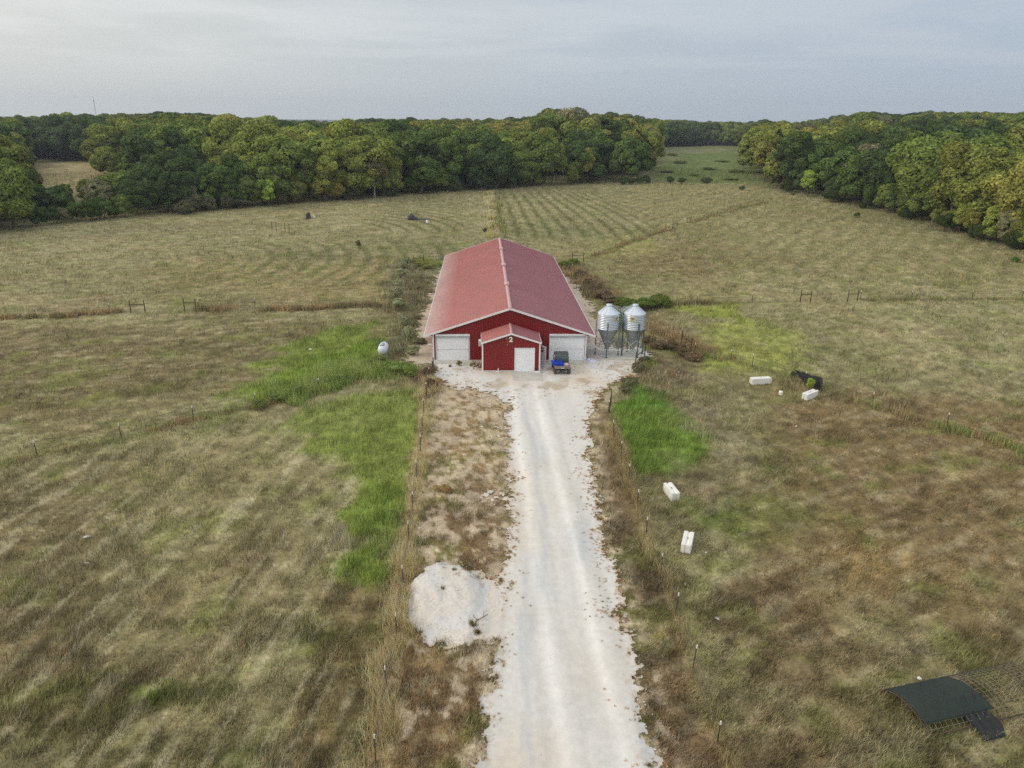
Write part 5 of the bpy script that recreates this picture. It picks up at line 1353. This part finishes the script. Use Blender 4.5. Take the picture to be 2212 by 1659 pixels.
def brace(p1, p2, label, h=1.55, diag=False, r=.07, bar=True):
    a, b_ = G(*p1), G(*p2); root = empty('fence_brace', a, label, 'fence brace', None); d = b_ - a
    for q in ((0, 0, 0), tuple(d)):
        m_ = MB(); m_.tube([(q[0], q[1], q[2] - .3), (q[0] + .02, q[1], q[2] + h)], r, 8); m_.build('post', M['rust'], root)
    if bar:
        m_ = MB(); m_.tube([(0, 0, h * .66), (d[0], d[1], d[2] + h * .66)], r * .75, 8); m_.build('crossbar', M['rust'], root)
    if diag:
        m_ = MB(); m_.tube([(0, 0, h * .1), (d[0], d[1], d[2] + h * .62)], r * .35, 6); m_.build('diagonal', M['rust'], root)
brace((283, 676), (314, 676), 'rusty H shaped fence brace, the leftmost in the left field', 1.6)
brace((399, 672), (424, 672), 'rusty H shaped fence brace right of the gap in the left field', 1.6)
brace((1728, 653), (1750, 653), 'rusty H shaped fence brace left of the gap in the right field', 1.6)
brace((1830, 652), (1851, 651), 'rusty H shaped fence brace right of the gap in the right field', 1.6)
brace((894, 571), (915, 570), 'rusty H shaped fence brace behind the left rear barn corner', 1.5)
brace((1236, 564), (1260, 565), 'rusty H shaped fence brace behind the right rear barn corner', 1.5)
brace((588, 498), (597, 500), 'pair of thin fence posts on the left field, the left pair', 1.8, bar=False, r=.06)
brace((616, 500), (625, 502), 'pair of thin fence posts on the left field, the right pair', 1.8, bar=False, r=.06)
brace((1453, 494), (1462, 491), 'small brace frame left of the gap in the slanting fence', 1.4, r=.06)
brace((1484, 482), (1492, 479), 'small brace frame right of the gap in the slanting fence', 1.4, r=.06)
brace((1472, 742), (1491, 760), 'rusty brace frame in the russet weeds right of the bins', 1.5)
brace((1372, 790), (1392, 772), 'dark brace frame at the right end of the feed bin pad', 1.4, True, .05)
brace((1316, 893), (1319, 878), 'dark gate post pair at the top of the right drive fence', 1.4, r=.05)
brace((921, 868), (925, 848), 'dark gate post pair at the top of the left drive fence', 1.4, r=.05)
brace((934, 806), (936, 797), 'grey weathered corner post pair by the front left corner of the barn', 1.2, r=.05)

# ------------------------------------------------------------------ things lying in the fields
def conc_block(px, py, yaw_deg, L, label, hh=.58, ww=.56):
    p = G(px, py); m_ = MB(); w, g = ww / 2, .055
    m_.prism([(-w, 0), (w, 0), (w, hh), (g + .03, hh), (0, hh - .07), (-g - .03, hh), (-w, hh)], 'x', .03, L - .03)
    m_.prism([(-w + .03, .02), (-g - .02, .02), (-g - .02, hh - .03), (-w + .03, hh - .03)], 'x', -.01, .03); m_.prism([(g + .02, .02), (w - .03, .02), (w - .03, hh - .03), (g + .02, hh - .03)], 'x', -.01, .03)
    m_.prism([(-w + .03, .02), (-g - .02, .02), (-g - .02, hh - .03), (-w + .03, hh - .03)], 'x', L - .03, L + .01); m_.prism([(g + .02, .02), (w - .03, .02), (w - .03, hh - .03), (g + .02, hh - .03)], 'x', L - .03, L + .01)
    o = m_.build('concrete_block', M['block'], bevel=.02, label=label, cat='concrete block', group='white concrete blocks in the right field')
    o.location = [float(v) for v in p]; o.rotation_euler.z = R(yaw_deg)
    lp = MB(); lp.tube([(L / 2 - .06, 0, hh - .06), (L / 2 - .04, 0, hh + .03), (L / 2 + .04, 0, hh + .03), (L / 2 + .06, 0, hh - .06)], .012, 6); lo2 = lp.build('lifting_loop', M['rust'], o)
def yaw_between(a, b_):
    d = b_ - a; return math.degrees(math.atan2(d[1], d[0])), float(math.hypot(d[0], d[1]))
a, b_ = G(1621, 829.5), G(1663, 827.5); yw, ln = yaw_between(a, b_); conc_block(1621, 829.5, yw, ln, 'white concrete block lying broadside, left of the fallen black net')
a, b_ = G(1737, 864), G(1765, 853); yw, ln = yaw_between(a, b_); conc_block(1737, 864, yw, 1.75, 'white concrete block before the sapling and the fallen black net')
q = np.array(G(1459, 1083)); b_ = np.array(G(1442, 1042.0, .58)); yw, ln = yaw_between(q, b_); conc_block(1459, 1083, yw, max(1.5, ln), 'white concrete block just below the vivid green patch')
q = np.array(G(1480.5, 1196)); b_ = np.array(G(1489.5, 1147, .58)); yw, ln = yaw_between(q, b_); conc_block(1480.5, 1196, yw, max(1.5, ln), 'white concrete block nearest the camera, beside the right drive fence')
def jug(px, py, s, label, cat='jug'):
    p = G(px, py); e = empty('plastic_jug', p, label, cat, 'white jugs in the fields')
    m_ = MB().lathe([(0, 0), (.15, 0), (.16, .03), (.16, .12), (.15, .14), (.16, .16), (.16, .27), (.12, .33), (.05, .36), (.05, .38), (0, .38)], n=18); m_.v = [tuple(c * s for c in v) for v in m_.v]; m_.build('body', M['jug'], e)
    m_ = MB().lathe([(.055, .37), (.055, .42), (0, .42)], n=12); m_.v = [tuple(c * s for c in v) for v in m_.v]; m_.build('cap', M['lid'], e)
jug(1686, 853, 1.15, 'white plastic jug between the two white blocks on the right'); jug(923, 482, 1.9, 'white jug beside the slumped dark tarp far behind the barn'); jug(679, 471, 1.6, 'white jug beside the upright dark bundle far in the left field')
# fallen shade net on the right
def cloth(name, P3, mat, label, cat, sub=6, sag=.05, seed=0, parent=None, thick=.006):
    """bilinear patch with folds"""
    rg = np.random.default_rng(seed); A, B, C_, D_ = [np.array(q, float) for q in P3]; n = sub; vs = []
    for j in range(n + 1):
        for i in range(n + 1):
            s, t = i / n, j / n; p = A * (1 - s) * (1 - t) + B * s * (1 - t) + C_ * s * t + D_ * (1 - s) * t
            p = p + np.array([0, 0, -sag * 4 * s * (1 - s) * (1 - t * .5)]) + rg.normal(0, .02, 3) + np.array([0, 0, .035 * math.sin(s * 17 + t * 5)]); p[2] = max(p[2], float(hgt(p[0], p[1])) + .02 if parent is None else p[2]); vs.append(p)
    fs = [(j * (n + 1) + i, j * (n + 1) + i + 1, (j + 1) * (n + 1) + i + 1, (j + 1) * (n + 1) + i) for j in range(n) for i in range(n)]
    m_ = MB(); m_.add(vs, fs, True); o = m_.build(name, mat, parent, label=label, cat=cat)
    sd_ = o.modifiers.new('thickness', 'SOLIDIFY'); sd_.thickness = thick
    return o
g = lambda a, b_, dz=0: G(a, b_) + np.array([0, 0, dz])
root = empty('net_shelter', g(1740, 840), 'collapsed shelter of black shade net sagging behind the sapling', 'net shelter')
o_ = np.array(root.location)
TA, TB = g(1714, 812, 0), g(1773, 843, 0)
pa, pb = V3 = (TA + np.array([0, 0, .62]), TB + np.array([0, 0, 1.18]))
E_, F_ = g(1737, 822) , g(1706, 810.5)
cloth('net', [pa - o_, pb - o_, g(1776, 848) - o_, g(1735, 824) - o_], M['net2'], None, None, 8, .04, 1, root)
cloth('net', [pa - o_ + np.array([-.25, -.1, -.1]), pa - o_ + np.array([.9, -.35, -.05]), g(1738, 821) - o_, F_ - o_], M['net'], None, None, 6, .1, 2, root)
m_ = MB(); m_.tube([pa - o_ - np.array([0, 0, .6]), pa - o_, pb - o_, pb - o_ - np.array([0, 0, 1.15])], .022, 6); m_.build('frame', M['rust'], root)
# water hydrant with red tag
p = G(1579, 778); e = empty('hydrant', p, 'dark yard hydrant with a red tag standing by the right fence', 'hydrant')
m_ = MB(); m_.tube([(0, 0, 0), (0, 0, .95)], .035, 8); m_.tube([(0, 0, .92), (.14, 0, .95), (.17, 0, .84)], .03, 8); m_.tube([(-.35, .1, 0), (-.15, .05, .6), (.2, .05, .6), (.4, .1, 0)], .02, 6); m_.build('standpipe', M['tpost'], e)
m_ = MB(); m_.bar((0, 0, .95), (-.12, 0, 1.15), .05, .03); m_.build('handle', M['tip'], e)
m_ = MB(); m_.box(.32, .46, -.03, .03, .10, .38); m_.build('tag', M['orange'], e)
# propane tank seen end on
p = G(826, 774); e = empty('gas_tank', (p[0], p[1] + .3, p[2]), 'pale lavender white gas tank lying end on in the weeds left of the barn', 'gas tank')
m_ = MB(); prof = [(0, -.25), (.22, -.22), (.38, -.12), (.46, .06), (.48, .22), (.48, 1.15), (.46, 1.32), (.38, 1.47), (.22, 1.56), (0, 1.6)]; n = 26
vs = [(r_ * math.cos(2 * math.pi * k / n), y_, .72 + r_ * math.sin(2 * math.pi * k / n)) for r_, y_ in prof for k in range(n)]
m_.add(vs, [(i * n + k, i * n + (k + 1) % n, (i + 1) * n + (k + 1) % n, (i + 1) * n + k) for i in range(len(prof) - 1) for k in range(n)], True); to = m_.build('tank_shell', M['tank'], e)
m_ = MB().lathe([(.2, 1.12), (.21, 1.22), (.17, 1.32), (0, 1.35)], (0, .45, 0), 18); m_.build('dome_lid', M['greytrim'], e)
m_ = MB(); m_.box(-.2, .2, .02, .06, 1.10, 1.22); m_.build('gauge_plate', M['rust'], to)
for yy_ in (.2, 1.2):
    m_ = MB(); m_.box(-.42, .42, yy_ - .07, yy_ + .07, 0, .32); m_.build('foot', M['concrete'], e)
e.scale = (1.05, 1.05, 1.05)
# upright dark bundle and slumped tarp in the far field
p = G(666, 473); e = empty('wrapped_bundle', p, 'upright bundle wrapped in dark cloth standing alone in the left field', 'bundle')
m_ = MB(); rings = []
for j, (z, w, d_, ox) in enumerate(((0, .62, .5, 0), (.35, .56, .46, .02), (.8, .48, .42, .04), (1.15, .44, .4, .06), (1.38, .38, .3, .10), (1.55, .16, .12, .26))):
    rings.append([(ox + w * math.copysign(abs(math.cos(a)) ** .6, math.cos(a)) * (1 + .06 * math.sin(5 * a + j)), d_ * math.copysign(abs(math.sin(a)) ** .6, math.sin(a)), z) for a in [2 * math.pi * k / 18 for k in range(18)]])
vs = [v for r_ in rings for v in r_] + [(.26, 0, 1.58)]
m_.add(vs, [(i * 18 + k, i * 18 + (k + 1) % 18, (i + 1) * 18 + (k + 1) % 18, (i + 1) * 18 + k) for i in range(5) for k in range(18)] + [(90 + k, 90 + (k + 1) % 18, 108) for k in range(18)], True); m_.build('cover', M['net3'], e)
m_ = MB(); m_.box(-.72, .66, -.55, .55, 0, .07); m_.build('pallet', M['wood'], e)
p = G(893, 474); e = empty('tarp_shelter', p, 'long slumped shelter under dark tarp far behind and left of the barn', 'tarp shelter')
m_ = MB(); n = 14; cols_ = 30; vs = []
for i in range(cols_ + 1):
    t = i / cols_; X_ = -1.3 + 5.4 * t; H_ = .95 * math.exp(-((t - .17) / .17) ** 2) + .34 * (1 - t) ** .7 + .05; wid = 1.1 * (1 - .55 * t)
    for k in range(n + 1):
        a = math.pi * k / n; vs.append((X_ + .1 * math.sin(3 * a), wid * math.cos(a) * (1.1 if t < .4 else 1) - .9 * t, H_ * math.sin(a) ** .8 * (1 + .12 * math.sin(9 * t + a * 3))))
m_.add(vs, [(i * (n + 1) + k, i * (n + 1) + k + 1, (i + 1) * (n + 1) + k + 1, (i + 1) * (n + 1) + k) for i in range(cols_) for k in range(n)], True)
co = m_.build('tarp', M['net3'], e); q = co.modifiers.new('thickness', 'SOLIDIFY'); q.thickness = .02
m_ = MB()
for t in (.05, .2, .35): 
    X_ = -1.3 + 5.4 * t; H_ = .95 * math.exp(-((t - .17) / .17) ** 2) + .34 * (1 - t) ** .7
    m_.tube([(X_, 1.15 * math.cos(math.pi * k / 10) - .9 * t, H_ * math.sin(math.pi * k / 10) * .95) for k in range(11)], .02, 6)
m_.build('hoop', M['rust'], e)

# wire hoop shelter with shade net, lower right
A0, A1 = G(1902, 1497), G(2150, 1443); B0 = G(1988, 1605)
ax = (A1 - A0)[:2]; LN = float(np.hypot(*ax)) * 1.12; ax = ax / np.hypot(*ax); pr = np.array([ax[1], -ax[0]]); WD = float((B0 - A0)[:2] @ pr); WD = abs(WD)
if ((B0 - A0)[:2] @ pr) < 0: pr = -pr
hs = empty('hoop_shelter', (A0[0], A0[1], float(hgt(A0[0], A0[1]))), 'low wire mesh hoop shelter half covered by torn green black net', 'hoop shelter')
def hp(u, v, lift=0):   # u along the axis 0..1, v across 0..1
    hh = .60 * math.sin(math.pi * min(max(v, 0), 1)) ** .5 * (1 - .15 * u)
    q = ax * (u * LN) + pr * (v * WD); return Vector((float(q[0]), float(q[1]), hh + lift + .03))
m_ = MB()
for i in range(27):
    m_.tube([hp(i / 26, k / 16) for k in range(17)], .0055, 4)
for k in range(15):
    m_.tube([hp(i / 13, k / 14) for i in range(14)], .0055, 4)
M['mesh'] = paint('dull_wire_mesh', (.30, .28, .22), .6)
m_.build('wire_mesh', M['mesh'], hs)
m_ = MB()
for u in (.0, .02, .46, .85): m_.tube([hp(u, k / 16, .02) for k in range(17)], .021, 6)
for v in (0.02, .98): m_.tube([hp(0, v), hp(1, v)], .035, 6)
m_.build('frame', M['rust'], hs)
m_ = MB(); nu, nv_ = 26, 22; vs = []; rg = np.random.default_rng(4)
for i in range(nu + 1):
    for k in range(nv_ + 1):
        u, v = .01 + .45 * i / nu, .0 + .86 * k / nv_
        u2 = u + .06 * v * (i / nu)
        p = hp(u2, v, .045 + .012 * math.sin(i * 1.3 + k * .7)); vs.append(p + Vector((rg.normal(0, .006), rg.normal(0, .006), rg.normal(0, .006))))
m_.add(vs, [(i * (nv_ + 1) + k, i * (nv_ + 1) + k + 1, (i + 1) * (nv_ + 1) + k + 1, (i + 1) * (nv_ + 1) + k) for i in range(nu) for k in range(nv_)], True)
nt_ = m_.build('shade_net', M['net'], hs); q = nt_.modifiers.new('thickness', 'SOLIDIFY'); q.thickness = .006
m_ = MB(); vs = []; nu, nv_ = 16, 20     # the loose end bunched over the near side
for i in range(nu + 1):
    for k in range(nv_ + 1):
        s, t = i / nu, k / nv_; b_ = hp(.33 + .12 * s, .60 + .40 * t, .05)
        off = .62 * t * t; w_ = (s - .5) * (.85 - .3 * t + .5 * math.sin(t * 9 + 1) * (s > .5) + .35 * math.sin(t * 14) * (s < .3)) * .5
        p = b_ + Vector((float(ax[0]) * w_ + float(pr[0]) * off, float(ax[1]) * w_ + float(pr[1]) * off, .07 * math.sin(s * 19 + 4 * t) * (1 - .4 * t)))
        p.z = max(.03 + .10 * abs(math.sin(s * 13 + t * 6)), p.z * (1 - .55 * t)); vs.append(p)
m_.add(vs, [(i * (nv_ + 1) + k, i * (nv_ + 1) + k + 1, (i + 1) * (nv_ + 1) + k + 1, (i + 1) * (nv_ + 1) + k) for i in range(nu) for k in range(nv_)], True)
nt_ = m_.build('shade_net', M['net2'], hs, label='loose dark bunched end of the net'); q = nt_.modifiers.new('thickness', 'SOLIDIFY'); q.thickness = .008

# litter and small stones
for i, (a, b_, w, lab) in enumerate([(187, 1161, .42, 'white torn sack lying in the left field, the upper of two'), (187, 1217, .28, 'white scrap in the left field, the lower of two'), (670, 755, .42, 'white bag on the green bank left of the gas tank'),
        (893, 1203, .34, 'pale sack on the verge just above the stone heap'), (906, 1142, .26, 'small white scrap on the left verge above the pale sack'), (1480, 1553 - 290, .2, 'white scrap in the grass right of the lowest white block'),
        (1549, 1337, .22, 'white scrap in the brown grass of the lower right field'), (1525, 1195, .14, 'tiny white scrap right of the nearest white block'), (1720, 922, .25, 'pale scrap in the right field below the white blocks'),
        (1977, 1497, .2, 'small pale rag caught on the hoop shelter net'), (1458, 1134, .12, 'tiny white chip between the two near white blocks'), (1466, 744 + 60, .2, 'small pale stone in the weeds right of the yard')]):
    p = G(a, b_); sheet('litter', p[0], p[1], w, w * .7, M['jug'], lab, 'litter', z=(None if i != 9 else .75), seed=20 + i, group='white scraps lying about', lift=.07)
p = G(1040, 1322, .5); e = empty('dead_branch', (p[0], p[1], surf(p[0], p[1]) + .02), 'dead brown branch lying on the front of the stone heap', 'branch')
for nm_, pts, r_ in (('limb', [(.30, .22, .10), (.0, .0, .06), (-.25, -.12, .05)], .022), ('twig', [(-.2, -.1, .05), (-.38, .1, .09), (-.36, .22, .12)], .012), ('twig', [(-.22, -.12, .05), (-.42, -.35, .0)], .010), ('twig', [(-.1, -.05, .06), (-.3, -.3, .03), (-.24, -.42, .0)], .010), ('twig', [(.1, .1, .08), (.12, .42, .14)], .012), ('twig', [(.1, .3, .12), (.22, .5, .1)], .010)):
    m_ = MB(); m_.tube(pts, r_, 6); m_.build(nm_, M['stick'], e)

# lattice mast on the horizon
d = ray(207, 245); d = d[:2] / np.hypot(*d[:2]); P_ = d * 2300; zb = float(hgt(*P_)); mt_ = empty('radio_mast', (P_[0], P_[1], zb), 'thin grey lattice radio mast on the left horizon', 'radio mast')
ztop = 60.0
while proj((P_[0], P_[1], zb + ztop + 6))[1] > 208: ztop += 1
m_ = MB()
for k in range(3):
    a = k * 2.094; m_.bar((.7 * math.cos(a), .7 * math.sin(a), 0), (.6 * math.cos(a), .6 * math.sin(a), ztop), .22)
for j in range(int(ztop / 3)):
    for k in range(3):
        a, b_ = k * 2.094, (k + 1) * 2.094; m_.bar((.68 * math.cos(a), .68 * math.sin(a), j * 3), (.68 * math.cos(b_), .68 * math.sin(b_), j * 3 + 3), .12)
M['mast'] = paint('grey_mast', (.22, .22, .23), .7)
m_.build('mast', M['mast'], mt_)
m_ = MB(); m_.box(-2.0, 2.0, -.3, .3, ztop - 7, ztop - 5.5); m_.bar((0, 0, ztop), (0, 0, ztop + 6), .3); m_.build('antenna', M['mast'], mt_)

# ------------------------------------------------------------------ the air
hz = MB(); hz.box(-5700, 5700, -5720, 5700, -60, 145)
hm = bpy.data.materials.new('haze'); hm.use_nodes = True; hm.node_tree.nodes.clear()
vo = hm.node_tree.nodes.new('ShaderNodeVolumePrincipled'); vo.inputs['Color'].default_value = (.80, .88, 1, 1); vo.inputs['Density'].default_value = .00018; vo.inputs['Anisotropy'].default_value = .2
mo = hm.node_tree.nodes.new('ShaderNodeOutputMaterial'); hm.node_tree.links.new(vo.outputs[0], mo.inputs['Volume'])
hz.build('haze', hm, kind='stuff')
